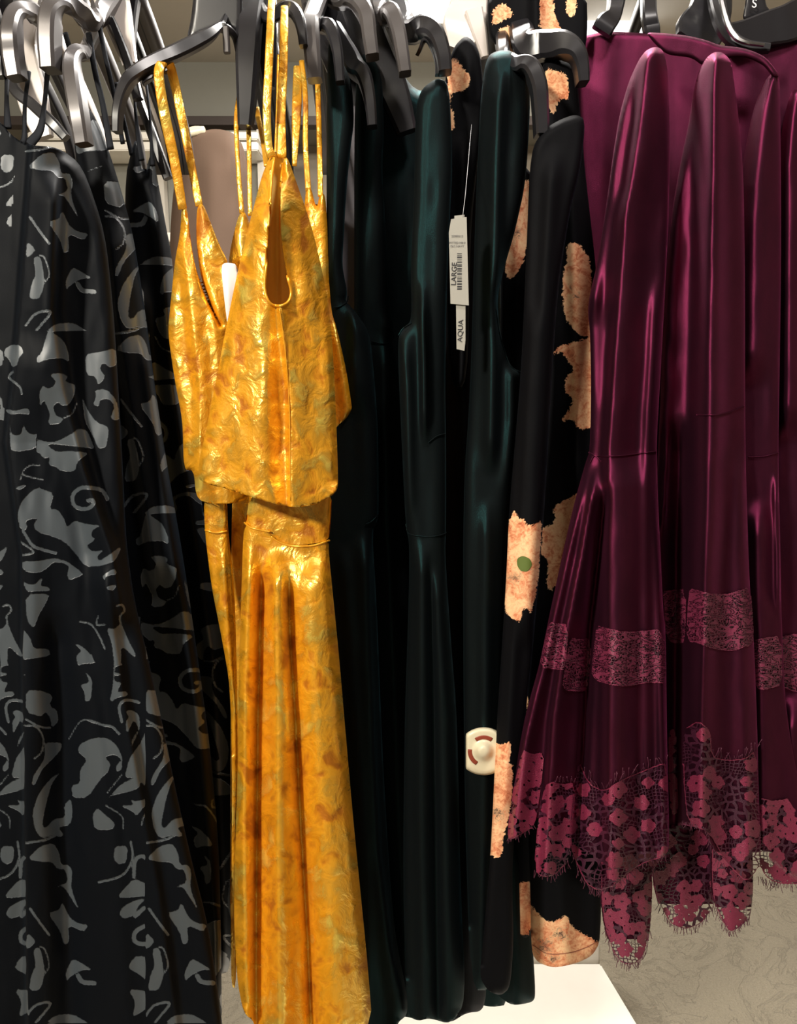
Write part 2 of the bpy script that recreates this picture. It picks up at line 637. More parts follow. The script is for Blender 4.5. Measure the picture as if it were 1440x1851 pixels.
M['wall'] = flat('beige_wall_paint', srgb(176, 164, 148), .85, bump=.05, bs=30)
M['wallgrey'] = flat('grey_panel_paint', srgb(138, 136, 126), .75)
M['ceil'] = flat('ceiling_paint', srgb(205, 198, 186), .9)
M['brown'] = velvet('taupe_velour', srgb(96, 78, 66), srgb(150, 120, 100), .3, .4, None, .03)

# ================================================================== THE ROOM
def carpet_mat():
    n = N('beige_carpet')
    tc = n.n('ShaderNodeTexCoord').outputs['Object']
    v = n.noise(tc, 7, 5, .6, 2.5)
    fine = n.noise(tc, 220, 3, .7)
    lines = n.ramp(n.math('ABSOLUTE', n.math('SUBTRACT', v, .5)), [(.0, (.0,) * 3), (.02, (1,) * 3)])
    col = n.mix(fine, srgb(122, 114, 98), srgb(152, 143, 125))
    nm = n.bump(n.math('ADD', n.math('MULTIPLY', lines, .5), n.math('ADD', n.math('MULTIPLY', fine, .3), n.math('MULTIPLY', v, 1.0))), .5, .02)
    n.pbr(col, .95, 0, .1, normal=nm, sheen=.2)
    return n.m


M['carpet'] = carpet_mat()
box('floor', (-3, -2.6, -.05), (3.4, 4.2, 0), M['carpet'], kind='structure')
box('ceiling', (-3, -2.6, 2.62), (3.4, 4.2, 2.68), M['ceil'], kind='structure')
box('wall_back', (-3, 4.0, 0), (3.4, 4.1, 2.62), M['wall'], kind='structure')
box('wall_left', (-3.1, -2.6, 0), (-3, 4.1, 2.62), M['wall'], kind='structure')
box('wall_right', (3.4, -2.6, 0), (3.5, 4.1, 2.62), M['wall'], kind='structure')


def wpt(px, py, Y):
    return P(px, py, Y)


# soffit bands above the back display
Yb = 3.6
z1 = float(P(300, 58, Yb)[2]); z2 = float(P(300, 216, Yb)[2]); z3 = float(P(300, 232, Yb)[2])
box('trim_1', (-2.6, Yb, z2), (.9, 3.998, z1), M['wallgrey'], kind='structure')
box('trim_2', (-2.6, Yb - .12, float(P(300, 36, Yb - .12)[2])), (.9, Yb - .001, float(P(300, 14, Yb - .12)[2])), M['ceil'], kind='structure')
box('trim_3', (-2.6, Yb - .03, float(P(300, 92, Yb - .03)[2])), (.9, Yb - .0005, float(P(300, 78, Yb - .03)[2])), M['wallgrey'], kind='structure')
box('trim_4', (-2.6, Yb - .05, z3), (.9, Yb + .02, z2 - .001), flat('dark_brown_band', srgb(60, 48, 42), .6), kind='structure')  # dark brown band under the grey soffit
# two pale shelf boards below the soffit
cab = empty('wall_display', (float(P(280, 300, 3.3)[0]), 3.3, 0), 'pale wall display with cream shelf edges below the grey soffit', 'display')
xA = float(P(60, 250, 3.3)[0]); xB = float(P(470, 250, 3.3)[0])
box('back_panel', (xA, 3.45, 0), (xB, 3.5, z3 - .05), M['wallgrey'], cab)
for (ya, yb_) in ((238, 252), (256, 272), (420, 436)):
    box('shelf', (xA, 3.25, float(P(300, yb_, 3.25)[2])), (xB, 3.45, float(P(300, ya, 3.25)[2])), M['white'], cab, bev=.004)
for xx in (xA, (xA + xB) / 2, xB - .03):
    box('upright', (xx, 3.40, 0), (xx + .03, 3.449, z3 - .06), M['ceil'], cab)

# taupe shape hanging on the display (garment on a stand)
c = Cloth(2.4, [(328, 262), (352, 240), (388, 232), (420, 238), (440, 262), (452, 330), (456, 480), (458, 900), (300, 900), (306, 420), (318, 300)],
          folds=[([(240, 385), (900, 380)], .03, 30, 40)], thick=.25, rw=30, rr=.1, wob=.004)
tg = empty('display_garment', P(380, 900, 2.45), 'taupe brown garment with rounded shoulder hanging far behind the yellow straps', 'garment')
c.piece('garment_body', None, M['brown'], tg, step=8)
tube0 = box('stand', (float(P(380, 400, 2.5)[0]) - .02, 2.5, 0), (float(P(380, 400, 2.5)[0]) + .02, 2.54, 1.6), M['steel'], tg)
b_ = bar('shoulder_highlight', [(338, 242, 2.47, 14), (352, 238, 2.47, 16), (370, 236, 2.47, 12)], M['cream'], tg, thk=.03, n=8)  # pale bar put in as the highlight on the rounded shoulder

# ceiling downlight, seen between the hangers
dl = P(785, 4, 2.75)
def disc(name, loc, r, h, mat, parent=None, seg=32, label=None):
    bm = bmesh.new()
    bmesh.ops.create_cone(bm, cap_ends=True, segments=seg, radius1=r, radius2=r, depth=h)
    for v in bm.verts: v.co += Vector(tuple(float(q) for q in loc))
    me = bpy.data.meshes.new(name); bm.to_mesh(me); bm.free()
    return link_mesh(name, me, mat, parent, label)
dx_, dy_, dz_ = [float(v) for v in dl]
t_ = empty('ceiling_downlight', (dx_, dy_, 2.60), 'round glowing ceiling downlight seen above the black hangers', 'ceiling light')
zc = dz_
disc('diffuser', (dx_, dy_, zc), .125, .02, emis('lamp_glow', (1, .96, .9, 1), 60), t_)
def ring(name, loc, R, r, mat, parent):
    V = []; Fc = []
    A, B = 40, 8
    for i in range(A):
        for j in range(B):
            a = 2 * math.pi * i / A; b = 2 * math.pi * j / B
            V.append((loc[0] + (R + r * math.cos(b)) * math.cos(a), loc[1] + (R + r * math.cos(b)) * math.sin(a), loc[2] + r * math.sin(b)))
    for i in range(A):
        for j in range(B):
            Fc.append((i * B + j, ((i + 1) % A) * B + j, ((i + 1) % A) * B + (j + 1) % B, i * B + (j + 1) % B))
    return link_mesh(name, mesh_from(V, Fc), mat, parent)
ring('trim_ring', (dx_, dy_, zc), .135, .012, M['white'], t_)
V, Fc = sweep_mesh([(dx_, dy_, zc + .01), (dx_, dy_, 2.62)], .24, .24, up=(1, 0, 0), power=2)
link_mesh('housing', mesh_from(V, Fc), M['white'], t_)

# emissive panel standing in for overexposed background glimpsed above the burgundy shoulders
lb = empty('overexposed_patch', P(1130, 90, 3.2), 'glowing white panel standing in for overexposed background behind the burgundy dress shoulders', 'bright patch panel')
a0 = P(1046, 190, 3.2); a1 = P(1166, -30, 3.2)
box('glowing_face', (a0[0], 3.2, a0[2]), (a1[0], 3.22, a1[2]), emis('overexposed_patch_glow', (1, .98, .95, 1), 3.0), lb)
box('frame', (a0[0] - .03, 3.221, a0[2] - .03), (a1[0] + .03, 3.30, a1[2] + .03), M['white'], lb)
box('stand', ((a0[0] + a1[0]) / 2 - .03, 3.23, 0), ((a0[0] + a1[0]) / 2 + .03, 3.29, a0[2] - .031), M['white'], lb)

# white plinth under / behind the rack
pl = empty('display_plinth', (0.3, 1.45, 0), 'glossy white display plinth with low back panel below the teal dresses', 'plinth')
# front-right corner line runs from (1085,1740) to (1150,1851)
zt = 0.16
def hit_z(px, py, z):
    d = P(px, py, 1.0) - CAM
    t = (z - CAM[2]) / d[2]
    return CAM + d * t
r0 = hit_z(1085, 1740, zt); r1 = hit_z(1152, 1851, zt)
dirv = (r1 - r0); dirv /= np.linalg.norm(dirv)
r2 = r0 + dirv * 1.0
left = np.array([-1.30, 0, 0])
def prism(name, pts, z0, z1_, mat, parent, bev=.004):
    bm = bmesh.new()
    lo = [bm.verts.new((p[0], p[1], z0)) for p in pts]
    hi = [bm.verts.new((p[0], p[1], z1_)) for p in pts]
    n = len(pts)
    bm.faces.new(lo[::-1]); bm.faces.new(hi)
    for i in range(n): bm.faces.new((lo[i], lo[(i + 1) % n], hi[(i + 1) % n], hi[i]))
    bmesh.ops.recalc_face_normals(bm, faces=bm.faces)
    bmesh.ops.bevel(bm, geom=bm.edges[:], offset=bev, segments=2, affect='EDGES')
    me = bpy.data.meshes.new(name); bm.to_mesh(me); bm.free()
    return link_mesh(name, me, mat, parent)
xl = P(560, 1800, r0[1])[0]
prism('base', [(xl, r0[1]), (r0[0], r0[1]), (r2[0], r2[1]), (xl, r2[1])], 0.0, zt, M['white'], pl)
prism('back_panel', [(xl, r0[1] + .002), (r0[0], r0[1] + .002), (r0[0] - .01, r0[1] + .06), (xl, r0[1] + .06)], 0.0, .58, M['white'], pl)

# ================================================================== THE RACK
rk = empty('garment_rack', (0, 1.0, 0), 'chromed steel garment rack whose rail carries all the hangers', 'clothes rack')
RAILZ, RAILY = 1.86, 1.02
def tube(name, a, b, r, mat, parent):
    V, Fc = sweep_mesh(np.array([a, (np.array(a) + np.array(b)) / 2, b]), r * 2, r * 2, up=(0.3, .9, .1), power=2)
    return link_mesh(name, mesh_from(V, Fc), mat, parent)
tube('rail', (-1.1, RAILY, RAILZ), (1.1, RAILY, RAILZ), .0125, M['steel'], rk)
for sx in (-1.1, 1.1):
    tube('post', (sx, RAILY, 0.03), (sx, RAILY, RAILZ + .012), .014, M['steel'], rk)
    tube('foot', (sx, RAILY - .28, 0.015), (sx, RAILY + .28, 0.015), .015, M['steel'], rk)


def hanger(label, arm, mat='blackplastic', thk=.012, hx=None, group='clothes hangers on the rail', extra=None, Yn=None, back=True):
    """arm: rows px, py, Y, width px from the neck end to the drooping tip; the arm starts at the neck"""
    m = M[mat]
    s = arm[0]
    nx, ny, nz = [float(v) for v in P(s[0], s[1], s[2])]
    hxp = hx if hx is not None else nx
    root = empty('clothes_hanger', (hxp, RAILY, RAILZ - .10), label, 'hanger', group)
    neck = np.array([hxp, RAILY, RAILZ - .075])
    # arm from neck to first visible point then along the visible path
    vis = spline(arm, 34)
    pv = P(vis[:, 0], vis[:, 1], vis[:, 2]); wv = vis[:, 3] * vis[:, 2] * PXM
    mid = (neck + pv[0]) / 2 + np.array([0, 0, .006])
    lead = spline(np.vstack([neck, mid, pv[0]]), 8)[:-1]
    pts = np.vstack([lead, pv])
    w = np.concatenate([np.linspace(.022, wv[0], 7), wv])
    sd = screen_sides(vis)
    sd = np.vstack([np.repeat(sd[:1], 7, 0), sd])
    V, Fc = sweep_mesh(pts, w, thk, power=5, sides=sd)
    me = mesh_from(V, Fc); me.set_sharp_from_angle(angle=math.radians(32))
    link_mesh('arm', me, m, root)
    if back:
        d = pts[:12:3] - neck
        far = neck + np.array([[0, .0, 0], [.0, .05, -.02], [.0, .12, -.055], [.0, .19, -.10], [0, .215, -.15]]) * 1.0
        V, Fc = sweep_mesh(spline(far, 14), .022, thk, power=3.5, up=(1, 0, 0))
        link_mesh('arm', mesh_from(V, Fc), m, root)
    hk = [(0, 0, 0), (0, 0, .045), (0, .014, .072), (0, .004, .0925), (0, -.016, .088), (0, -.021, .07)]
    V, Fc = sweep_mesh(spline(np.array(hk) + neck, 26), .004, .004, nseg=8, up=(1, 0, 0), power=2)
    link_mesh('hook', mesh_from(V, Fc), M['steel'], root)
    if extra:
        for (nm, rows, tk, mt) in extra:
            bar(nm, rows, M[mt], root, thk=tk, n=24, power=5).data.set_sharp_from_angle(angle=math.radians(32))
    return root

# ================================================================== PATTERNS
def seg_sdf(x, y, pts, wid):
    """positive inside a stroke of varying half width"""
    best = np.full(x.shape, -1e9)
    for i in range(len(pts) - 1):
        x0, y0 = pts[i]; x1, y1 = pts[i + 1]
        dx, dy = x1 - x0, y1 - y0
        L = dx * dx + dy * dy + 1e-9
        t = np.clip(((x - x0) * dx + (y - y0) * dy) / L, 0, 1)
        w = wid[i] * (1 - t) + wid[i + 1] * t
        best = np.maximum(best, w - np.hypot(x - x0 - t * dx, y - y0 - t * dy))
    return best


# ground left bare between the velvet scrolls (outlines), with thin ground-coloured veins
C1 = (5.54, 0, 580); C2 = (4.8, 0, 860); C3 = (4.5, 20, 1180); C4 = (3.789, 20, 1500)
GROUND = [
 (C1, [(540,10),(500,70),(470,130),(410,330),(370,350),(365,430),(470,385),(620,370),(690,410),(690,330),(640,200),(560,140),(510,100)]),
 (C1, [(500,540),(560,520),(640,530),(680,560),(650,600),(700,625),(760,640),(740,750),(690,840),(620,850),(580,810),(530,860),(560,950),(640,975),(600,1030),(480,1040),(500,930),(470,860),(440,790),(400,860),(390,720),(430,640),(470,680),(530,660),(560,600)]),
 (C1, [(40,290),(100,240),(210,240),(240,320),(190,370),(170,450),(120,460),(90,380),(20,340)]),
 (C1, [(60,880),(150,900),(270,870),(300,900),(290,940),(200,925),(120,940),(70,920)]),
 (C1, [(100,1020),(110,1100),(130,1145),(210,1140),(235,1030),(260,1100),(320,1140),(370,1130),(360,1170),(360,1280),(180,1310),(100,1290)]),
 (C1, [(370,1180),(450,1210),(560,1210),(700,1140),(780,1080),(870,1090),(920,1200),(950,1280),(860,1270),(700,1250),(500,1230),(480,1250),(560,1310),(700,1300),(900,1320),(780,1400),(750,1500),(690,1510),(600,1500),(560,1460),(480,1440),(500,1360),(440,1380),(400,1330),(360,1310)]),
 (C1, [(820,740),(870,880),(960,1010),(1090,1060),(1080,1180),(1060,1270),(980,1280),(930,1150),(850,1010)]),
 (C1, [(950,690),(1060,680),(1160,780),(1190,900),(1190,1000),(1100,980),(1150,850),(1090,780),(1000,790),(990,860),(930,840),(960,760)]),
 (C1, [(850,330),(1000,310),(1160,270),(1180,430),(1100,470),(1060,430),(1020,430),(1000,480),(1060,560),(980,650),(960,560),(860,540)]),
 (C1, [(140,1670),(280,1630),(200,1700)]),
 (C2, [(340,100),(270,130),(180,230),(150,340),(165,440),(210,480),(240,440),(220,400),(260,375),(330,370),(300,400),(290,450),(350,500),(440,520),(560,570),(650,670),(740,790),(890,780),(1000,740),(1060,600),(940,690),(860,740),(840,700),(900,640),(810,660),(745,610),(830,550),(790,520),(800,470),(880,430),(760,420),(640,385),(580,450),(560,380),(500,290),(430,290),(470,150),(350,110)]),
 (C2, [(190,740),(340,740),(470,710),(580,740),(700,830),(720,860),(600,910),(580,860),(600,780),(530,750),(460,750),(400,810),(340,840),(240,840),(190,800)]),
 (C2, [(200,910),(240,940),(310,940),(350,890),(370,890),(345,955),(430,965),(430,1000),(330,1000),(230,1010)]),
 (C2, [(220,1030),(430,1020),(400,1100),(340,1200),(290,1330),(230,1250)]),
 (C2, [(890,860),(990,800),(1020,850),(930,870),(900,910)]), (C2, [(920,960),(1020,940),(980,1000),(930,985)]),
 (C2, [(1050,1270),(1100,1400),(1180,1550),(1170,1580),(1050,1470),(1050,1630),(990,1630),(970,1450),(920,1320),(1000,1330)]),
 (C2, [(640,1450),(720,1480),(800,1570),(830,1630),(670,1630),(660,1560),(710,1520)]),
 (C2, [(0,1470),(70,1500),(140,1320),(210,1340),(260,1400),(290,1500),(420,1500),(440,1560),(260,1590),(90,1600),(0,1632)]),
 (C2, [(-200,350),(70,355),(60,410),(-200,400)]), (C2, [(-200,550),(70,530),(60,560),(-200,570)]), (C2, [(-150,700),(90,700),(80,860),(40,800),(-150,770)]),
 (C3, [(840,0),(890,0),(890,80),(910,100),(850,110),(840,160),(890,165),(890,180),(830,190),(850,235),(900,240),(870,300),(860,320),(940,310),(950,350),(870,360),(800,410),(830,250),(835,100)]),
 (C3, [(1100,460),(1130,600),(1160,850),(1190,950),(1150,980),(1200,1070),(1110,1160),(1090,1200),(1110,1100),(1050,1050),(1040,1100),(960,1130),(820,1160),(780,1190),(900,1060),(1020,1010),(920,1020),(960,860),(990,820),(1060,720),(1100,620)]),
 (C3, [(930,480),(970,460),(1040,500),(1050,600),(1020,680),(970,780),(985,700),(1040,620),(1000,540),(950,640),(940,660),(930,560),(960,520)]),
 (C3, [(670,690),(780,690),(860,750),(905,850),(900,950),(860,970),(850,930),(900,860),(830,825),(760,850),(810,900),(790,970),(740,1010),(620,1180),(500,1180),(490,1080),(560,1060),(560,950),(620,870),(540,800),(560,740)]),
 (C3, [(970,1190),(1010,1210),(1210,1160),(1200,1190),(1080,1250),(1020,1330),(990,1290),(880,1240),(1000,1240)]),
 (C3, [(120,300),(260,310),(340,350),(310,430),(375,470),(385,560),(330,610),(320,530),(280,480),(240,520),(120,480)]),
 (C3, [(270,730),(420,730),(400,800),(300,900),(250,950),(190,1080),(165,1070),(180,1000),(260,880),(275,820)]),
 (C3, [(400,970),(330,1060),(290,1200),(250,1400),(280,1430),(350,1350),(440,1340),(430,1240),(490,1180),(500,1320),(480,1400),(380,1420),(430,1480),(400,1500),(350,1480),(240,1510),(190,1430),(170,1300),(220,1150),(320,1020)]),
 (C3, [(540,30),(650,0),(680,80),(610,80),(540,110)]), (C3, [(600,150),(650,200),(660,260),(650,380),(600,400),(600,320),(560,260),(640,240)]),
 (C3, [(1110,1450),(1130,1350),(1250,1300),(1250,1370),(1170,1380),(1160,1480),(1200,1510),(1150,1525)]), (C3, [(660,1320),(700,1260),(760,1310),(850,1390),(820,1440),(680,1440)]),
 (C4, [(110,200),(200,110),(290,90),(330,160),(340,240),(400,240),(420,290),(410,400),(470,560),(400,450),(360,390),(310,390),(390,360),(370,270),(320,270),(280,220),(200,220)]),
 (C4, [(350,490),(400,600),(460,640),(530,650),(500,700),(390,650),(400,770),(360,790),(340,700),(250,570),(330,550)]),
 (C4, [(710,110),(800,110),(790,220),(740,240),(700,200)]), (C4, [(840,330),(930,370),(930,440),(1130,430),(1130,450),(960,450),(740,470),(740,440)]),
 (C4, [(930,470),(870,520),(840,590),(770,610),(740,580),(760,530),(850,480)]),
 (C4, [(1190,740),(1190,830),(1150,920),(1100,980),(1030,970),(1000,920),(1060,900),(1130,900),(1020,880),(1060,840),(1140,770)]),
 (C4, [(820,900),(860,860),(1000,880),(990,940),(1040,990),(1150,980),(1060,1060),(1220,1040),(1220,1110),(1050,1120),(980,1080),(880,990),(800,950)]),
 (C4, [(800,1090),(920,1100),(1000,1160),(1040,1180),(950,1200),(880,1260),(830,1280),(850,1180)]),
 (C4, [(150,820),(200,800),(230,950),(220,1040),(190,1100),(120,1100),(140,990),(170,930)]), (C4, [(560,960),(480,960),(400,1010),(380,1040),(370,980),(420,880),(480,910)]),
 (C4, [(230,1330),(300,1270),(420,1260),(510,1310),(530,1330)]), (C4, [(110,700),(170,760),(140,800),(100,820)]), (C4, [(930,0),(980,0),(1010,70),(1060,110),(1100,190),(1020,180),(950,80)]),
]
VEINS = [
 (C1, [(130,510),(90,550),(110,590),(180,640),(210,690),(215,730)], 11), (C1, [(200,1590),(240,1490),(310,1445),(400,1445)], 8), (C1, [(230,1540),(330,1570),(430,1590)], 8), (C1, [(640,970),(720,930),(770,820)], 8),
 (C2, [(930,200),(890,130),(800,105),(700,105),(630,170),(640,250),(700,285),(770,280),(810,240),(800,210),(765,215)], 17), (C2, [(200,480),(280,600),(370,640),(480,670)], 13), (C2, [(160,560),(290,660),(180,690)], 9),
 (C2, [(690,1265),(790,1290),(860,1390),(910,1500)], 8), (C2, [(1010,1130),(1060,1120),(1080,1170),(1040,1220),(1050,1290)], 9), (C2, [(850,1220),(840,1290),(910,1290)], 8),
 (C3, [(900,560),(880,440),(930,385),(1040,400)], 12), (C3, [(640,550),(760,590),(820,600),(880,660)], 10), (C3, [(470,700),(560,560),(640,545)], 6), (C3, [(120,540),(230,600),(320,610)], 8), (C3, [(770,1240),(900,1330),(910,1430)], 6), (C3, [(1130,1280),(1080,1330),(1060,1400)], 7), (C3, [(900,990),(780,1140)], 6), (C3, [(110,590),(200,600),(260,690),(250,800),(190,860)], 8), (C3, [(0,220),(110,180)], 6),
 (C4, [(820,80),(830,200),(760,310),(600,360)], 8), (C4, [(840,320),(850,210),(900,180),(940,220),(980,300),(1060,340),(1140,350)], 13), (C4, [(850,590),(930,530),(1050,550),(1160,535)], 15),
 (C4, [(1180,715),(1080,705),(1000,670),(920,660),(850,700),(845,760),(890,780),(960,775),(970,745),(940,735)], 15), (C4, [(460,1000),(490,1040),(570,1050)], 16), (C4, [(100,90),(230,70),(300,40)], 8), (C4, [(130,540),(200,640),(260,720)], 9), (C4, [(100,1280),(170,1200),(270,1190),(170,1320)], 9), (C4, [(1010,980),(1100,1010),(1160,960)], 9), (C4, [(1180,430),(1300,560)], 8), (C4, [(220,1000),(260,930),(230,820),(200,800)], 6),
]
GP = [Poly([(o[1] + x / o[0], o[2] + y / o[0]) for x, y in p], 1) for o, p in GROUND]
GV = []
for o, p, w in VEINS:
    q = spline([(o[1] + x / o[0], o[2] + y / o[0]) for x, y in p], 16 if len(p) < 6 else 30)
    GV.append((q, np.full(len(q), w / o[0])))


def traced(x, y):
    out = np.full(x.shape, -40.0)
    for p in GP:
        lo = p.a.min(0) - 14; hi = p.a.max(0) + 14
        m = (x > lo[0]) & (x < hi[0]) & (y > lo[1]) & (y < hi[1])
        if not m.any(): continue
        d, _, _ = p.nearest(x[m], y[m])
        out[m] = np.maximum(out[m], np.where(p.inside(x[m], y[m]), d, -d))
    for q, w in GV:
        lo = q.min(0) - 14; hi = q.max(0) + 14
        m = (x > lo[0]) & (x < hi[0]) & (y > lo[1]) & (y < hi[1])
        if m.any(): out[m] = np.maximum(out[m], seg_sdf(x[m], y[m], q, w))
    return -out


def scroll_pat(dx=0.0, dy=0.0, shear=0.0, flip=False, crease=None):
    """the traced damask, repeated upwards and sideways"""
    def f(x, y):
        x = np.asarray(x, float); y = np.asarray(y, float)
        u = x - dx + shear * (y - 900); v = y - dy
        v = 600 + np.mod(v - 600, 1250.0)
        if flip: u = 250 - u
        if crease is not None:
            u = np.where(x < np.interp(y, crease[0], crease[1]), x + 205, u)
        u = np.where(u < -40, u + 270, u)
        u = np.where(u > 262, u - 215, u)
        return traced(u, v)
    return f


def poly_pat(polys):
    ps = [Poly(p, 1) for p in polys]

    def f(x, y):
        out = np.full(x.shape, -60.0)
        for p in ps:
            d, _, _ = p.nearest(x, y)
            s = np.where(p.inside(x, y), d, -d)
            out = np.maximum(out, s)
        return out
    return f


def add_mark(o, marks):
    """dark watercolour hearts of the printed blooms, as an attribute in the same coordinates"""
    me = o.data
    n = len(me.vertices)
    uv = np.zeros(len(me.loops) * 2, np.float32); me.uv_layers[0].data.foreach_get('uv', uv)
    li = np.zeros(len(me.loops), int); me.loops.foreach_get('vertex_index', li)
    xy = np.zeros((n, 2)); xy[li] = uv.reshape(-1, 2) * [100, -100]
    v = np.full(n, -1.0)
    for (cx, cy, r) in marks:
        v = np.maximum(v, 1.2 - np.hypot(xy[:, 0] - cx, xy[:, 1] - cy) / r * 1.2)
    at = me.attributes.new('mark', 'FLOAT', 'POINT')
    at.data.foreach_set('value', v.astype(np.float32))


def strap(name, rows, mat, parent, thk=.0025, n=40):
    return bar(name, rows, mat, parent, thk=thk, n=n, power=2.2)

# ================================================================== LEFT: CHARCOAL BURNOUT DRESSES
def devore_dress(label, Y, outline, folds, pat, straps=(), step=4, **kw):
    c = Cloth(Y, outline, folds, **kw)
    xs = [p[0] for p in outline]; ys = [p[1] for p in outline]
    root = empty('burnout_velvet_dress', P(sum(xs) / len(xs), max(ys), Y + .02), label, 'dress', 'charcoal burnout velvet dresses')
    c.piece('dress_body', None, M['devore'], root, step=step, pat=pat)
    for s in straps:
        strap('shoulder_strap', s, M['black_velvet'], root)
    return c, root

# dress behind everything, far left
devore_dress('charcoal scroll-pattern dress at the far left edge, mostly hidden behind its neighbour', .93,
    [(-140, 300), (-60, 250), (40, 330), (60, 600), (70, 1100), (60, 1950, 'h'), (-200, 1950)],
    [([(300, 20), (1900, 10)], .012, 14, 10)], scroll_pat(-140, 200), step=5)
# widest one, front
cD2, rD2 = devore_dress('widest charcoal dress with large scroll pattern, nearest on the left', .80,
    [(-60, 200, 'h'), (0, 218, 'h'), (20, 244, 'h'), (48, 262, 'h'), (106, 266), (150, 300), (190, 420), (205, 560), (214, 700), (222, 850), (228, 980),
     (242, 1081), (270, 1200), (294, 1310), (318, 1430), (345, 1550), (378, 1680), (405, 1870, 'h'), (405, 1960, 'h'), (-80, 1960), (-80, 800)],
    [([(300, 100), (560, 92), (700, 112), (850, 150), (1000, 200), (1150, 226)], .020, 30, 12),
     ([(260, 60), (700, 26), (800, 14), (1000, 42), (1300, 44), (1960, 52)], .030, 5, 60, 'tb'),
     ([(600, 60), (900, 108), (1200, 150), (1500, 200), (1960, 240)], .010, 40, 24, 'b'),
     ([(1000, 180), (1300, 225), (1600, 280), (1960, 330)], .014, 34, 14, 'b'),
     ([(1100, 100), (1960, 130)], -.010, 22, 26, 'b')],
    scroll_pat(crease=([260, 700, 800, 1000, 1300, 1960], [30, 4, 12, 40, 43, 51])), step=2.8, thick=.05, straps=[
        [(20, 40, .90, 9), (14, 120, .86, 9), (12, 180, .82, 8), (14, 232, .81, 14)],
        [(52, 130, .86, 8), (45, 190, .82, 7), (44, 245, .81, 9), (40, 262, .81, 14)],
        [(86, 130, .86, 9), (80, 190, .82, 8), (72, 235, .81, 14), (52, 262, .81, 18)]])
devore_dress('narrow charcoal dress with pale satin fold, second from the yellow dresses', .875,
    [(128, 205), (160, 190), (186, 240), (215, 330), (240, 420), (262, 560), (280, 700), (300, 830), (330, 1000), (352, 1150), (380, 1350), (398, 1560), (402, 1960, 'h'), (180, 1960), (180, 700), (150, 400)],
    [([(380, 196), (560, 212), (790, 246), (950, 270), (1080, 290)], .020, 10, 44),
     ([(600, 262), (900, 300), (1200, 345), (1700, 395)], .012, 14, 22, 'b')],
    scroll_pat(175, 330, -.06), step=3.2, thick=.045, straps=[
        [(118, 60, .93, 9), (134, 120, .90, 9), (150, 200, .89, 9), (158, 240, .885, 10)],
        [(178, 38, .93, 8), (190, 100, .90, 8), (206, 170, .89, 8), (222, 260, .885, 8)],
        [(160, 60, .93, 10), (172, 130, .90, 10), (186, 190, .89, 10), (200, 270, .885, 12)]])
devore_dress('charcoal dress with thin straps peeking out just left of the yellow dress', .93,
    [(224, 330), (240, 262), (248, 250), (256, 300), (262, 318), (268, 290), (275, 272), (286, 330), (300, 410), (312, 470), (320, 620), (336, 780), (356, 860), (372, 950), (396, 1120), (420, 1300), (424, 1500), (418, 1755, 'h'), (395, 1762, 'h'), (240, 1762), (226, 900)],
    [([(330, 275), (500, 296), (700, 310), (900, 340), (1200, 385), (1700, 405)], .014, 12, 14, 'b'),
     ([(500, 250), (900, 275), (1700, 300)], .010, 18, 14, 'b')],
    scroll_pat(190, -120, -.07, True), step=3.4, thick=.04, straps=[
        [(243, 140, .97, 5), (244, 190, .95, 5), (250, 250, .94, 8), (256, 290, .935, 10)],
        [(264, 150, .97, 5), (270, 200, .95, 5), (273, 250, .94, 5), (276, 300, .935, 10)],
        [(210, 150, .97, 7), (222, 210, .95, 7), (238, 280, .94, 8)]])

# ================================================================== YELLOW DRESSES
YM = M['yellow']
# third yellow one behind
cy3 = Cloth(.885, [(412, 480), (418, 440), (430, 392), (440, 378), (450, 400), (470, 470), (540, 470), (548, 400), (553, 335), (562, 338), (572, 380), (578, 348), (588, 352), (592, 420), (596, 520), (612, 600), (630, 680), (641, 735), (632, 752), (612, 775, 'h'), (600, 880, 'h'), (430, 890)],
            [([(560, 606), (750, 626)], .010, 10, 16, 'b'), ([(400, 436), (600, 440)], .006, 8, 8)], thick=.03, rw=12, rr=.01, wob=.002, seed=11)
ry3 = empty('crushed_velvet_dress', P(520, 1840, .90), 'yellow crushed velvet dress behind the front yellow one, its hem corner poking out right', 'dress', 'yellow crushed velvet dresses')
cy3.piece('bodice', None, YM, ry3, step=3)
strap('shoulder_strap', [(433, 160, .93, 6), (427, 215, .91, 8), (430, 300, .90, 8), (437, 385, .89, 9)], YM, ry3)
strap('shoulder_strap', [(448, 195, .93, 8), (450, 270, .91, 8), (452, 390, .895, 8)], YM, ry3)
strap('shoulder_strap', [(545, 110, .93, 9), (552, 180, .91, 9), (552, 260, .90, 9), (557, 345, .89, 10)], YM, ry3)
strap('shoulder_strap', [(538, 120, .935, 14), (536, 200, .915, 16), (532, 300, .905, 8)], YM, ry3)
strap('shoulder_strap', [(574, 150, .93, 9), (577, 250, .91, 9), (579, 355, .89, 9)], YM, ry3)
strap('shoulder_strap', [(463, 195, .95, 10), (474, 250, .93, 8), (482, 300, .91, 10)], YM, ry3)
cy3.piece('skirt', [(420, 880), (560, 880), (562, 1400), (560, 1860), (415, 1800, 'h'), (417, 1300), (418, 980)], YM, ry3, clip=False, back=False, off=-.02)

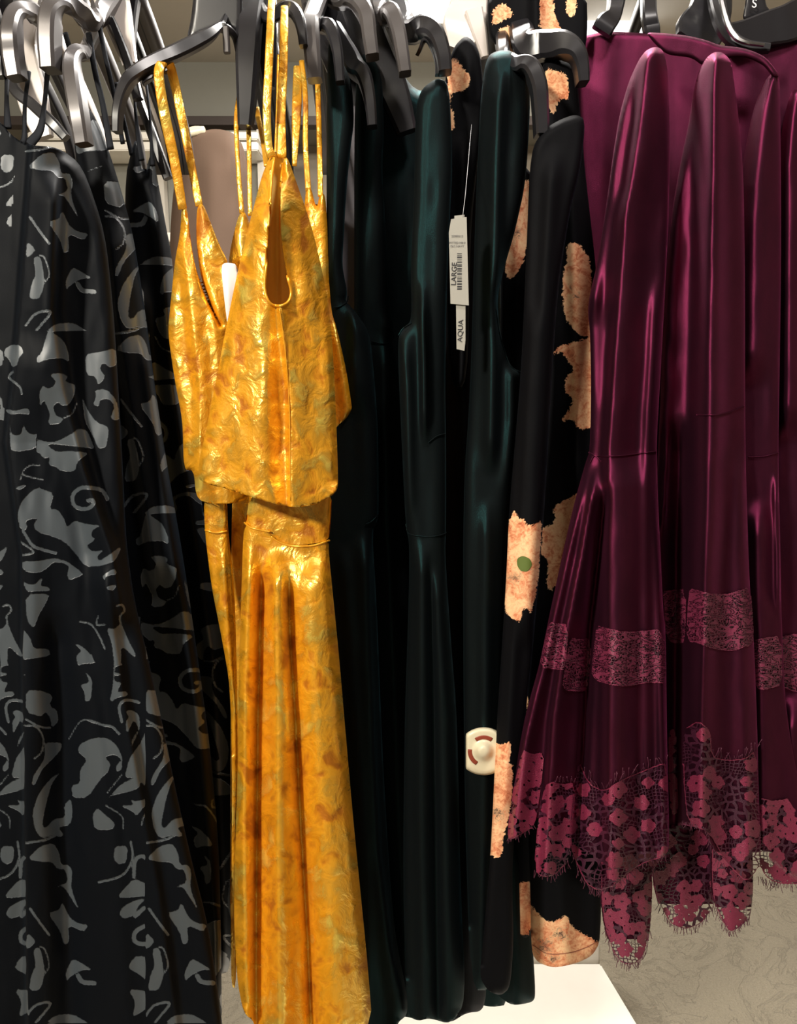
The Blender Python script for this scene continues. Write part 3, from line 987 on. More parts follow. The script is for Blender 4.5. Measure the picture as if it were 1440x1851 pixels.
# second yellow one: strap looped over a black hanger
cy2 = Cloth(.845, [(303, 600), (308, 550), (316, 470), (326, 420), (328, 372), (338, 374, 'h'), (344, 430, 'h'), (352, 480, 'h'), (372, 540, 'h'), (404, 600), (384, 560), (362, 500), (354, 430), (356, 372), (366, 366), (380, 400), (395, 440), (413, 475), (425, 560), (440, 700), (446, 860), (450, 905, 'h'), (404, 912, 'h'), (366, 908, 'h'), (354, 895), (350, 850), (332, 850), (330, 760), (316, 690)],
            [([(420, 332), (560, 345), (700, 362), (900, 362)], .013, 10, 30, 'b'), ([(500, 385), (900, 410)], .008, 14, 20, 'b')],
            thick=.035, rw=14, rr=.010, wob=.002, seed=21)
ry2 = empty('crushed_velvet_dress', P(400, 1840, .86), 'yellow crushed velvet dress whose strap loops over the curved black hanger', 'dress', 'yellow crushed velvet dresses')
cy2.piece('bodice', None, YM, ry2, step=2)
strap('shoulder_strap', [(296, 112, .845, 14), (288, 122, .828, 16), (288, 150, .826, 17), (299, 215, .83, 18), (315, 290, .84, 17), (330, 378, .848, 15)], YM, ry2)
strap('shoulder_strap', [(289, 116, .835, 12), (303, 112, .845, 16), (314, 145, .86, 16), (330, 220, .86, 15), (346, 300, .86, 14), (360, 372, .852, 13)], YM, ry2)
cy2b = Cloth(.865, [(368, 895), (410, 895), (412, 960), (424, 1060), (430, 1300), (428, 1790, 'h'), (416, 1780, 'h'), (420, 1420), (416, 1240), (400, 1150), (382, 1060), (370, 962)],
             [([(960, 400), (1300, 422)], .006, 10, 6)], thick=.02, rw=10, rr=.007, seed=24)
cy2b.piece('skirt', None, YM, ry2, step=3)
cy2b.seam('waist_seam', [(371, 958), (390, 963), (410, 960)], YM, ry2, w=4)

# front yellow one
out1 = [(497, 272), (488, 282), (474, 315), (462, 360), (445, 425), (424, 515), (405, 610), (388, 700), (372, 780), (360, 830), (357, 866, 'h'),
        (378, 876, 'h'), (410, 884, 'h'), (450, 897, 'h'), (500, 912, 'h'), (538, 918, 'h'), (575, 911, 'h'), (600, 896, 'h'), (611, 884),
        (610, 830), (606, 720), (600, 610), (592, 540), (580, 480), (566, 420), (550, 370), (534, 325), (522, 290), (514, 280),
        (509, 296, 'h'), (507, 360, 'h'), (508, 430, 'h'), (517, 490, 'h'), (525, 525, 'h'), (521, 545, 'h'), (503, 553, 'h'), (486, 547, 'h'), (478, 522, 'h'), (481, 480, 'h'), (487, 420, 'h'), (489, 340, 'h'), (496, 285, 'h')]
cy1 = Cloth(.775, out1,
            [([(330, 492), (480, 486), (560, 484), (700, 484), (800, 484), (918, 496)], .024, 62, 26, 'b'),
             ([(560, 508), (700, 524), (918, 528)], .017, 6, 42, 'tb'),
             ([(540, 490), (918, 505)], -.007, 16, 12, 'b'),
             ([(380, 520), (480, 545), (600, 560)], .008, 16, 20)],
            thick=.05, rw=30, rr=.018, wob=.0025, seed=3)
ry1 = empty('crushed_velvet_dress', P(540, 1851, .79), 'bright yellow crushed velvet dress hanging frontmost with cropped top tier and long skirt', 'dress', 'yellow crushed velvet dresses')
cy1.piece('bodice', None, YM, ry1, step=3, back=False)
cl = Cloth(.79, [(490, 270), (516, 278), (530, 330), (548, 420), (560, 560), (470, 575), (460, 520), (470, 400), (484, 310)], [([(280, 502), (570, 503)], -.006, 8, 2)], thick=.03, rw=12, rr=.004, wob=.001)
cl.piece('armhole_lining', None, M['yellow_in'], ry1, step=3, back=False)
cy1.seam('armhole_binding', [(510, 296), (507, 360), (508, 430), (517, 490), (526, 527), (519, 547), (502, 553), (486, 546), (478, 520), (481, 480), (487, 420), (489, 340), (495, 285)], YM, ry1, w=5, off=.001, n=70)
cy1.seam('side_seam', [(505, 556), (516, 640), (523, 740), (525, 905)], YM, ry1, w=2)
strap('shoulder_strap', [(494, -25, .90, 12), (491, 0, .83, 12), (488, 60, .785, 13), (485, 130, .78, 14), (482, 200, .778, 14), (485, 262, .78, 13), (491, 284, .782, 16)], YM, ry1)
strap('shoulder_strap', [(514, 12, .84, 12), (513, 60, .80, 14), (511, 140, .795, 15), (508, 210, .79, 15), (509, 285, .785, 17)], YM, ry1)
strap('shoulder_strap', [(503, 100, .83, 4), (501, 200, .81, 5), (498, 282, .80, 6)], YM, ry1)
# waist and skirt
cy1s = Cloth(.795, [(452, 880, 'h'), (600, 880), (598, 940), (594, 975), (594, 1000), (602, 1080), (612, 1180), (624, 1320), (638, 1480), (652, 1620), (664, 1740), (674, 1870), (678, 1960, 'h'), (470, 1960, 'h'), (462, 1848, 'h'), (440, 1832), (428, 1770), (422, 1650), (426, 1500), (430, 1380), (432, 1200), (436, 1080), (439, 970), (446, 930)],
             [([(980, 452), (1100, 446), (1300, 440), (1500, 441), (1840, 446)], .012, 12, 14, 'b'),
              ([(990, 500), (1120, 500), (1300, 503), (1500, 503), (1700, 505), (1960, 508)], .024, 16, 28, 'b'),
              ([(1000, 560), (1150, 566), (1300, 575), (1500, 590), (1700, 605), (1960, 620)], .020, 34, 46, 'b'),
              ([(1020, 520), (1150, 523), (1300, 533), (1500, 544), (1700, 556), (1960, 566)], -.014, 7, 9, 'b'),
              ([(1020, 474), (1300, 466), (1530, 464), (1750, 462), (1960, 464)], -.014, 8, 8, 'b')],
             thick=.05, rw=20, rr=.015, wob=.002, seed=5, fs=1.35)
cy1s.piece('waistband', [(452, 880), (602, 880), (600, 975), (560, 984), (520, 984), (492, 972), (486, 962), (460, 956), (442, 946), (448, 920)], YM, ry1, step=3, off=-.003)
cy1s.piece('skirt', [(440, 944), (460, 957), (486, 963), (492, 976), (520, 987), (560, 987), (594, 978), (620, 1000), (700, 1960), (400, 1960), (410, 1200)], YM, ry1, step=3)
cy1s.seam('waist_seam', [(490, 970), (505, 980), (530, 987), (565, 986), (595, 977)], YM, ry1, w=4, off=.0005)
cy1s.seam('waist_seam', [(441, 944), (452, 953), (470, 958), (488, 961)], YM, ry1, w=4, off=.0005)

# white paper tag tucked between the yellow bodices
cg = Cloth(.83, [(399, 480, 'h'), (408, 474, 'h'), (432, 478, 'h'), (432, 600, 'h'), (412, 596, 'h'), (405, 540, 'h')], [([(480, 408), (600, 414)], .004, 5, 10)], thick=.002, rw=2, rr=.001, wob=0)
tg = empty('paper_tag', P(415, 480, .83), 'blank white paper tag tucked behind the front yellow bodice', 'tag')
cg.piece('card', None, flat('white_card', srgb(235, 225, 222), .5), tg, step=5)

# ================================================================== TEAL DRESSES
T = M['teal']
def teal_dress(label, Y, outline, folds, seams=(), straps=(), extra=(), step=4, mat=None, **kw):
    c = Cloth(Y, outline, folds, **kw)
    xs = [p[0] for p in outline]
    root = empty('velvet_slip_dress', P(sum(xs) / len(xs), max(p[1] for p in outline), Y + .02), label, 'dress', 'dark teal velvet dresses')
    c.piece('dress_body', None, mat or T, root, step=step)
    for s in seams: c.seam('seam', s, T, root, w=2.2)
    for s in straps: strap('shoulder_strap', s, T, root)
    return c, root

teal_dress('dark teal velvet dress deepest in the gap behind the security tag', .985,
    [(640, 130), (700, 90), (752, 170), (800, 150), (850, 200), (900, 120), (910, 900), (930, 1400), (925, 1815, 'h'), (880, 1822, 'h'), (800, 1790, 'h'), (700, 1790), (690, 1200), (660, 600)],
    [([(300, 790), (1800, 800)], .01, 20, 20, 'b'), ([(700, 850), (1800, 860)], .008, 16, 20, 'b')], wob=.002, seed=31)
teal_dress('dark teal velvet dress just right of the front yellow dress', .885,
    [(590, 60), (610, 90), (636, 150), (640, 220), (634, 262), (626, 340), (621, 430), (618, 480), (628, 530), (624, 545), (640, 560), (668, 600), (676, 680), (682, 760), (684, 850), (684, 940), (672, 960), (680, 1080), (690, 1340), (700, 1520), (712, 1680), (736, 1800), (736, 1835, 'h'), (716, 1850, 'h'), (690, 1960, 'h'), (560, 1960), (560, 960), (590, 560)],
    [([(460, 634), (560, 640), (760, 643)], .012, 10, 26),
     ([(960, 664), (1100, 664), (1340, 672), (1540, 682), (1700, 702), (1830, 728)], .018, 26, 7, 'b'),
     ([(980, 620), (1300, 640), (1700, 665)], .010, 14, 16, 'b')],
    seams=[[(603, 556), (616, 553), (627, 545), (629, 535)], [(660, 948), (672, 942), (683, 930)]], wob=.0015, seed=32)
teal_dress('dark teal velvet dress with low scooped armhole, second from the yellow dress', .93,
    [(640, 120), (662, 90), (690, 130), (694, 240), (690, 300), (696, 400), (700, 480), (702, 560), (712, 590), (706, 614), (712, 640), (726, 700), (736, 800), (740, 960), (745, 1200), (760, 1500), (776, 1830), (760, 1846, 'h'), (738, 1838, 'h'), (660, 1830), (650, 1200), (640, 700)],
    [([(600, 690), (1000, 702), (1800, 735)], .012, 18, 14, 'b')], seams=[[(672, 617), (690, 621), (704, 618), (711, 606), (704, 590)]], wob=.0015, seed=33)
teal_dress('dark teal velvet dress with green sheen streak and sewn waist, middle of the teal row', .85,
    [(752, 190), (762, 160), (790, 140), (812, 150), (818, 300), (812, 400), (806, 560), (804, 700), (806, 790), (806, 960), (804, 1000), (814, 1150), (826, 1300), (832, 1600), (842, 1810, 'h'), (815, 1852, 'h'), (775, 1840, 'h'), (756, 1846, 'h'), (735, 1836), (728, 1600), (731, 1300), (738, 1100), (740, 985), (733, 950), (728, 850), (722, 720), (719, 640), (720, 608), (730, 592), (744, 580), (742, 484), (748, 344), (750, 240)],
    [([(500, 762), (660, 765), (810, 766)], .016, 5, 10),
     ([(590, 726), (700, 734), (960, 738)], .010, 8, 12),
     ([(970, 762), (1100, 763), (1500, 762), (1830, 768)], .013, 13, 16, 'b'),
     ([(1020, 790), (1300, 800), (1800, 812)], .010, 12, 16, 'b'),
     ([(1000, 776), (1400, 784), (1800, 790)], -.008, 6, 6, 'b')],
    seams=[[(733, 947), (740, 965), (774, 970), (800, 966), (807, 961)], [(720, 606), (728, 594), (743, 584)], [(774, 800), (790, 788), (805, 784)]],
    wob=.0012, seed=34, thick=.04)
teal_dress('dark teal velvet dress behind the white price tag with wavy hem', .935,
    [(800, 260), (822, 180), (846, 240), (870, 260), (868, 600), (872, 1000), (874, 1290), (860, 1400), (868, 1600), (880, 1790), (872, 1828, 'h'), (842, 1831, 'h'), (813, 1850, 'h'), (790, 1830), (796, 1200), (798, 600)],
    [([(350, 836), (1800, 850)], .01, 14, 14, 'b')], wob=.0015, seed=35, mat=M['black_velvet'])
cT4, rT4 = teal_dress('dark teal velvet dress with broad shoulder folded over its hanger and deep armhole', .84,
    [(868, 180), (876, 120), (884, 98), (905, 90), (925, 92), (942, 108), (956, 140), (958, 200), (950, 330), (930, 420), (912, 480), (898, 540), (902, 590), (910, 630), (924, 664), (943, 673), (941, 720), (934, 820), (922, 900), (912, 1000), (908, 1200), (905, 1400), (895, 1600), (890, 1790, 'h'), (850, 1790), (838, 1400), (836, 900), (850, 700), (858, 400)],
    [([(110, 905), (300, 898), (520, 894), (640, 891), (860, 887)], .016, 16, 12),
     ([(900, 880), (1700, 872)], .010, 14, 12, 'b'),
     ([(600, 925), (760, 925), (900, 912)], .006, 10, 8)],
    seams=[[(896, 558), (902, 600), (911, 632), (922, 660), (936, 671), (943, 672)]], wob=.0012, seed=36, thick=.04)
teal_dress('short dark teal velvet hem hanging lowest, just left of the white plinth post', .915,
    [(890, 1500), (950, 1500), (956, 1600), (962, 1700), (968, 1800), (962, 1812, 'h'), (925, 1818, 'h'), (900, 1800, 'h'), (884, 1780)],
    [([(1500, 925), (1820, 935)], .012, 14, 14, 'b')], wob=.0015, seed=37)
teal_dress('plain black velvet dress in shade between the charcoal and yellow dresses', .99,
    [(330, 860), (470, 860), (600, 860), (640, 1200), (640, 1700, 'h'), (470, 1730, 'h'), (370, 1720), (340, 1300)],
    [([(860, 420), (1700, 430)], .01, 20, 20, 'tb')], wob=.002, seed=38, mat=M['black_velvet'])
# grey lining glimpses between the armholes
lin = Cloth(.965, [(596, 190), (640, 190), (692, 200), (690, 600), (598, 600)], [([(200, 616), (600, 612)], .006, 10, 10, 'tb')], thick=.01, rw=8, rr=.004)
rl = empty('grey_lining_dress', P(640, 600, .97), 'grey satin dress lining glimpsed through the armholes right of the yellow straps', 'dress')
lin.piece('lining_body', None, M['lining'], rl, step=5)

# ================================================================== FLORAL DRESSES
def floral_dress(label, Y, outline, folds, polys, marks, step=3, **kw):
    c = Cloth(Y, outline, folds, **kw)
    xs = [p[0] for p in outline]
    root = empty('floral_velvet_dress', P(sum(xs) / len(xs), max(p[1] for p in outline), Y + .02), label, 'dress', 'black floral velvet dresses')
    o = c.piece('dress_body', None, M['floral'], root, step=step, pat=poly_pat(polys))
    add_mark(o, marks)
    return c, root

F1a = [(930, 330), (960, 325), (958, 420), (946, 480), (925, 505), (914, 500), (922, 420)]
F1b = [(927, 923), (934, 928), (939, 937), (948, 937), (951, 951), (963, 948), (980, 938), (976, 1006), (970, 1072), (960, 1110), (950, 1098), (943, 1107), (941, 1124), (931, 1121), (910, 1107), (908, 1017), (916, 950)]
F1c = [(893, 1342), (905, 1345), (922, 1340), (924, 1358), (920, 1379), (928, 1385), (926, 1430), (920, 1483), (909, 1517), (908, 1542), (899, 1551), (880, 1545), (884, 1450), (888, 1390)]
cF1, rF1 = floral_dress('long narrow black velvet dress strip with peach blooms, in front beside the teal dress', .805,
    [(958, 300), (964, 262), (985, 232), (1012, 216), (1040, 206), (1058, 216), (1050, 300), (1030, 380), (1008, 520), (996, 700), (985, 900), (974, 1040), (962, 1180), (945, 1330), (930, 1480), (925, 1600), (928, 1700), (922, 1785), (905, 1800, 'h'), (882, 1792, 'h'), (866, 1765), (874, 1690), (886, 1550), (892, 1430), (898, 1300), (906, 1180), (914, 1060), (920, 920), (934, 760), (942, 660), (950, 480), (956, 330)],
    [([(260, 1000), (520, 985), (900, 965), (1180, 948)], .012, 16, 18), ([(540, 965), (900, 945), (1500, 908)], .008, 10, 14)],
    [F1b, F1c], [(948, 1020, 17), (930, 1046, 15), (900, 1470, 16)], wob=.0012, seed=41, thick=.03, rw=14, rr=.010)
# green eye of the bloom
eye = cF1.piece('bloom_heart', [(934, 1010), (944, 1004), (958, 1010), (962, 1022), (952, 1034), (940, 1032), (934, 1022)], flat('green_print', srgb(88, 104, 40), .7), rF1, step=3, off=.0006, back=False, label='printed green bloom heart')

F2a = [(1024, 470), (1022, 448), (1030, 438), (1042, 438), (1056, 452), (1068, 470), (1072, 600), (1057, 611), (1040, 600), (1022, 578), (1016, 545), (1016, 500)]
F2a2 = [(1072, 600), (1057, 614), (1010, 623), (996, 648), (1013, 634), (1024, 650), (1038, 667), (1022, 680), (1019, 707), (1036, 722), (1026, 742), (1013, 763), (1035, 757), (1042, 774), (1060, 777), (1072, 770)]
F2b = [(1060, 880), (1030, 900), (998, 916), (1004, 943), (974, 958), (982, 978), (972, 997), (992, 1017), (986, 1056), (995, 1071), (1010, 1050), (1040, 1000)]
F2c = [(950, 1250), (955, 1270), (945, 1310), (938, 1335), (933, 1315), (942, 1280)]
F2d = [(950, 1628), (962, 1637), (978, 1658), (998, 1668), (1010, 1660), (1024, 1653), (1034, 1676), (1060, 1690), (1095, 1712), (1070, 1780), (940, 1780)]
F2top = [(985, 120), (1006, 128), (1024, 132), (1030, 180), (1010, 180), (1000, 210), (985, 190)]
cF2, rF2 = floral_dress('black velvet dress with large peach blooms beside the burgundy dress', .875,
    [(975, 120), (1000, 100), (1040, 120), (1052, 240), (1056, 300), (1072, 440), (1080, 520), (1090, 700), (1100, 860), (1110, 1000), (1100, 1300), (1086, 1500), (1086, 1700), (1070, 1728, 'h'), (1040, 1742, 'h'), (1000, 1750, 'h'), (972, 1740, 'h'), (960, 1722), (958, 1600), (950, 1400), (952, 1200), (960, 900), (980, 600), (984, 300)],
    [([(300, 1030), (500, 1040), (900, 1045)], .010, 14, 16), ([(600, 990), (1400, 975)], -.008, 20, 20), ([(1500, 1010), (1750, 1020)], .012, 22, 22, 'b')],
    [F2a, F2a2, F2b, F2c, F2d, F2top], [(1030, 520, 8), (1042, 535, 8), (985, 1710, 22), (1010, 1690, 16), (1000, 1735, 12)], wob=.0012, seed=42, thick=.035, rw=14, rr=.01)
cF2.seam('hem_stitching', [(962, 1708), (990, 1724), (1030, 1722), (1060, 1712), (1078, 1702)], flat('hem_thread', srgb(150, 90, 66), .7), rF2, w=1.6, off=.0006)
F3a = [(926, 1600), (965, 1590), (962, 1690), (928, 1690)]
F3s = [(930, 330), (962, 322), (958, 420), (946, 480), (925, 505), (912, 500), (918, 420)]
floral_dress('black floral velvet dress set back, its peach strip showing above the teal armhole', .915,
    [(905, 300), (968, 300), (985, 600), (985, 1300), (962, 1560), (961, 1672), (958, 1690), (950, 1700, 'h'), (928, 1692, 'h'), (915, 1600), (905, 1000), (905, 500)],
    [([(320, 935), (1600, 940)], .008, 14, 14, 'tb')], [F3s, F3a], [(935, 420, 12), (925, 520, 8)], wob=.001, seed=43, thick=.02, rw=10, rr=.007)
floral_dress('black floral velvet dress with looped neckline hanging below the pale clear hanger', .895,
    [(800, 190), (806, 130), (820, 84), (840, 64), (856, 74), (868, 100), (876, 180), (872, 235), (862, 300), (850, 420), (845, 700), (812, 700), (806, 420), (812, 300), (802, 240)],
    [([(240, 836), (690, 836)], .010, 12, 12, 'b'), ([(70, 845), (220, 848)], .008, 14, 12)],
    [[(812, 110), (822, 104), (836, 122), (850, 136), (848, 158), (834, 166), (818, 168), (812, 190), (820, 205), (822, 236), (810, 234), (804, 200), (808, 150)]], [(822, 108, 9)], wob=.001, seed=44, thick=.03, rw=10, rr=.008)
floral_dress('black floral velvet shoulders above the square black hanger', .93,
    [(882, -20), (1060, -20), (1062, 60), (1050, 130), (980, 130), (960, 100), (930, 95), (900, 88), (880, 60)],
    [([(-20, 970), (130, 970)], .012, 14, 14, 'tb')],
    [[(900, 52), (915, 45), (926, 50), (948, 52), (950, 80), (942, 98), (905, 94), (900, 80)], [(975, -20), (1000, -20), (1002, 30), (1010, 40), (1018, 62), (975, 62)], [(1022, -20), (1042, -20), (1042, 20), (1032, 32), (1022, 22)], [(888, 20), (905, 4), (922, 14), (928, 32), (912, 36), (900, 44), (888, 42)]], [], wob=.001, seed=45, thick=.03, rw=10, rr=.008)

# ================================================================== BURGUNDY DRESSES
B = M['burgundy']
def blobs(pts):
    def f(x, y):
        v = np.full(x.shape, -40.0)
        for (cx, cy, R, k) in pts:
            dx, dy = x - cx, y - cy
            r = np.hypot(dx, dy); a = np.arctan2(dy, dx)
            s = R * (.86 + .20 * np.abs(np.cos(k * a / 2)) * 1.4) - r
            s = np.where(r < R * .22, -(R * .22 - r) * 2 - .1, s)
            v = np.maximum(v, s)
        return v
    return f


def lace_pts(poly, n, r0=10, r1=20, seed=0, lower=.6):
    R = np.random.RandomState(seed)
    P_ = Poly(poly, 1)
    x0, y0 = P_.a.min(0); x1, y1 = P_.a.max(0)
    hs = P_.a[P_.h]
    out = []
    for i in range(2000):
        if len(out) >= n: break
        x = R.uniform(x0, x1); y = R.uniform(y0, y1)
        if not P_.inside(np.array([x]), np.array([y]))[0]: continue
        d = P_.nearest(np.array([x]), np.array([y]), P_.h)[0][0] if P_.h.any() else 20
        if d > 60 and R.rand() < lower: continue
        if any(math.hypot(x - q[0], y - q[1]) < (q[2] + r0) * .95 for q in out): continue
        out.append((float(x), float(y), float(R.uniform(r0, r1)), R.choice([4, 5, 6])))
    return out


def fringe(cl, path, parent, n, l0, l1, up=True, seed=0, off=.001, spread=.5):
    R = np.random.RandomState(seed)
    c = spline(path, n)
    V = []; Fc = []
    for i in range(n):
        x, y = c[i] + R.uniform(-1.5, 1.5, 2) + [0, 4 if up else -6]
        L = R.uniform(l0, l1)
        a = R.uniform(-spread, spread)
        k = R.uniform(-.25, .25)
        q = []
        for t in np.linspace(0, 1, 5):
            dx = L * t * math.sin(a + k * t); dy = L * t * math.cos(a + k * t)
            q.append((x + dx, y - dy if up else y + dy))
        q = np.array(q)
        f, _ = cl.depth(np.repeat(x, 5), np.repeat(y, 5), off + 0.0)
        pts = P(q[:, 0], q[:, 1], f - np.linspace(0, .0015, 5))
        v, fc = sweep_mesh(pts, .0007, .0007, nseg=4, power=2)
        Fc += [tuple(j + len(V) for j in g) for g in fc]
        V += list(v)
    o = link_mesh('eyelash_fringe', mesh_from(V, Fc), M['thread'], parent)
    o['kind'] = 'stuff'
    return o


def burgundy_dress(label, Y, outline, folds, bodice, skirt, seams, bands, trims, fringes, under=(), step=3.6, **kw):
    c = Cloth(Y, outline, folds, **kw)
    xs = [p[0] for p in outline]
    root = empty('bell_sleeve_dress', P(sum(xs) / len(xs), max(p[1] for p in outline), Y + .02), label, 'dress', 'burgundy velvet and lace dresses')
    c.piece('bodice', bodice, B, root, step=step, smooth=0)
    if skirt: c.piece('skirt', skirt, B, root, step=step, smooth=0)
    for s in seams: c.seam('waist_seam', s, B, root, w=2.5, off=.0012)
    for i, b in enumerate(bands):
        c.piece('lace_band', b, M['lace_band'], root, step=step, off=.0022, back=False, hem=True, clip=False, smooth=1)
    for i, t in enumerate(trims):
        c.piece('lace_trim', t, M['lace'], root, step=3, off=.0024, back=False, hem=True, pat=blobs(lace_pts(t, 17, 9, 16, seed=i + 7)), clip=False, smooth=1)
    for (u, dY, i) in under:
        cu = Cloth(Y + dY, u, [([(u[0][1], (u[0][0] + u[1][0]) / 2), (2000, (u[0][0] + u[1][0]) / 2)], .012, 26, 26, 'tb')], thick=.03, rw=16, rr=.012, wob=.002, seed=i)
        cu.piece('lace_underlayer', None, M['lace'], root, step=3, back=False, hem=True, pat=blobs(lace_pts(u, 26, 8, 15, seed=i, lower=.3)))
        ymx = max(p[1] for p in u)
        cu.piece('underskirt', [(u[0][0] - 40, u[0][1] - 40), (u[0][0] + 200, u[0][1] - 40), (u[0][0] + 200, ymx - 48), (u[0][0] - 40, ymx - 48)], B, root, step=4, off=-.003, back=False, smooth=0)
        hemp = [p[:2] for p in u if len(p) > 2 and 'h' in p[2]]
        if len(hemp) > 2: fringe(cu, hemp, root, 46, 6, 16, up=False, seed=i)
    for i, (p, n_, a, b_, u) in enumerate(fringes): fringe(c, p, root, n_, a, b_, up=u, seed=i)
    return c, root

o1 = [(1153, 110), (1166, 92), (1180, 85), (1192, 86), (1200, 95), (1207, 130), (1211, 245), (1208, 400), (1201, 533), (1194, 667), (1188, 767), (1186, 815),
      (1190, 933), (1194, 1010), (1198, 1100), (1203, 1140), (1205, 1330), (1209, 1500), (1207, 1549, 'h'), (1188, 1556, 'h'), (1168, 1560, 'h'), (1140, 1576, 'h'), (1113, 1600, 'h'), (1082, 1612, 'h'), (1064, 1604, 'h'), (1051, 1588, 'h'), (1030, 1541, 'h'),
      (1020, 1570, 'h'), (1004, 1584, 'h'), (980, 1586, 'h'), (966, 1578, 'h'), (968, 1540, 'h'), (962, 1498, 'h'), (940, 1512, 'h'), (915, 1522), (918, 1470), (930, 1390), (943, 1320), (958, 1260), (975, 1200), (993, 1110), (1006, 1050), (1020, 985), (1040, 900), (1058, 836), (1066, 815), (1068, 700), (1066, 600), (1062, 562), (1066, 530), (1076, 489), (1084, 445), (1096, 367), (1107, 284), (1119, 208), (1135, 150)]
burgundy_dress('burgundy bell-sleeve dress beside the black floral dress, frontmost of the wine-coloured ones', .80, o1,
    [([(96, 1172), (208, 1160), (367, 1136), (600, 1116), (815, 1102)], .022, 12, 40, 'tb'),
     ([(330, 1130), (453, 1112), (600, 1096)], .008, 10, 10),
     ([(815, 1150), (1000, 1140), (1300, 1120), (1600, 1110)], .016, 44, 30, 'b'),
     ([(835, 1082), (1000, 1052), (1140, 1024), (1300, 1000), (1580, 985)], .020, 8, 24, 'b'),
     ([(840, 1066), (1000, 1026), (1120, 998), (1340, 948), (1500, 930)], .014, 6, 18, 'b'),
     ([(860, 1100), (1130, 1066), (1600, 1040)], -.014, 8, 8, 'b'),
     ([(500, 1185), (815, 1168)], .007, 9, 12, 'b'),
     ([(480, 1080), (520, 1076), (590, 1074)], .010, 12, 12),
     ([(860, 1186), (1560, 1200)], .008, 10, 10, 'b')],
    [(1040, 40), (1220, 40), (1220, 815), (1184, 816), (1140, 822), (1100, 826), (1075, 824), (1050, 818)],
    [(1040, 812), (1075, 824), (1100, 826), (1140, 822), (1184, 816), (1215, 816), (1215, 1540), (1150, 1540), (1090, 1560), (1050, 1530), (1020, 1500), (980, 1480), (900, 1470), (920, 1200)],
    [[(1064, 818), (1080, 824), (1120, 824), (1160, 819), (1186, 816)], [(1066, 836), (1074, 824), (1086, 834)]],
    [[(993, 1122, 'h'), (1012, 1126, 'h'), (1028, 1124), (1022, 1214, 'h'), (998, 1212, 'h'), (974, 1208), (982, 1165)],
     [(1031, 1150, 'h'), (1050, 1154, 'h'), (1070, 1150), (1062, 1252, 'h'), (1040, 1252, 'h'), (1014, 1250), (1022, 1200)],
     [(1078, 1128, 'h'), (1100, 1134, 'h'), (1130, 1140, 'h'), (1160, 1138, 'h'), (1200, 1134), (1204, 1238, 'h'), (1170, 1236, 'h'), (1130, 1244, 'h'), (1100, 1240, 'h'), (1068, 1230), (1072, 1180)]],
    [[(944, 1352, 'h'), (962, 1362, 'h'), (984, 1356), (978, 1420), (966, 1496, 'h'), (940, 1512, 'h'), (914, 1524), (922, 1450)],
     [(1000, 1412, 'h'), (1018, 1416, 'h'), (1040, 1410), (1036, 1500), (1026, 1560, 'h'), (1004, 1584, 'h'), (980, 1588, 'h'), (964, 1576), (972, 1480), (984, 1420)],
     [(1046, 1370, 'h'), (1066, 1416, 'h'), (1092, 1428, 'h'), (1118, 1410, 'h'), (1150, 1396, 'h'), (1190, 1380, 'h'), (1206, 1376), (1208, 1500), (1206, 1549, 'h'), (1168, 1560, 'h'), (1140, 1576, 'h'), (1113, 1602, 'h'), (1082, 1613, 'h'), (1058, 1600, 'h'), (1042, 1566, 'h'), (1028, 1530), (1034, 1450)]],
    [([(1056, 1400), (1080, 1426), (1110, 1412), (1150, 1396), (1204, 1376)], 42, 10, 24, True),
     ([(1030, 1540), (1058, 1600), (1082, 1612), (1113, 1600), (1168, 1560), (1207, 1549)], 60, 6, 16, False),
     ([(966, 1580), (1004, 1584), (1026, 1560)], 22, 8, 18, False),
     ([(915, 1522), (940, 1512), (964, 1497)], 18, 6, 14, False),
     ([(1002, 1412), (1038, 1410)], 12, 6, 14, True)],
    under=[([(1086, 1500), (1180, 1500), (1178, 1640), (1174, 1690, 'h'), (1164, 1730, 'h'), (1146, 1746, 'h'), (1124, 1744, 'h'), (1106, 1722, 'h'), (1092, 1680, 'h'), (1084, 1620)], .03, 61)],
    thick=.045, rw=16, rr=.013, wob=.0022, seed=51, fs=1.5)

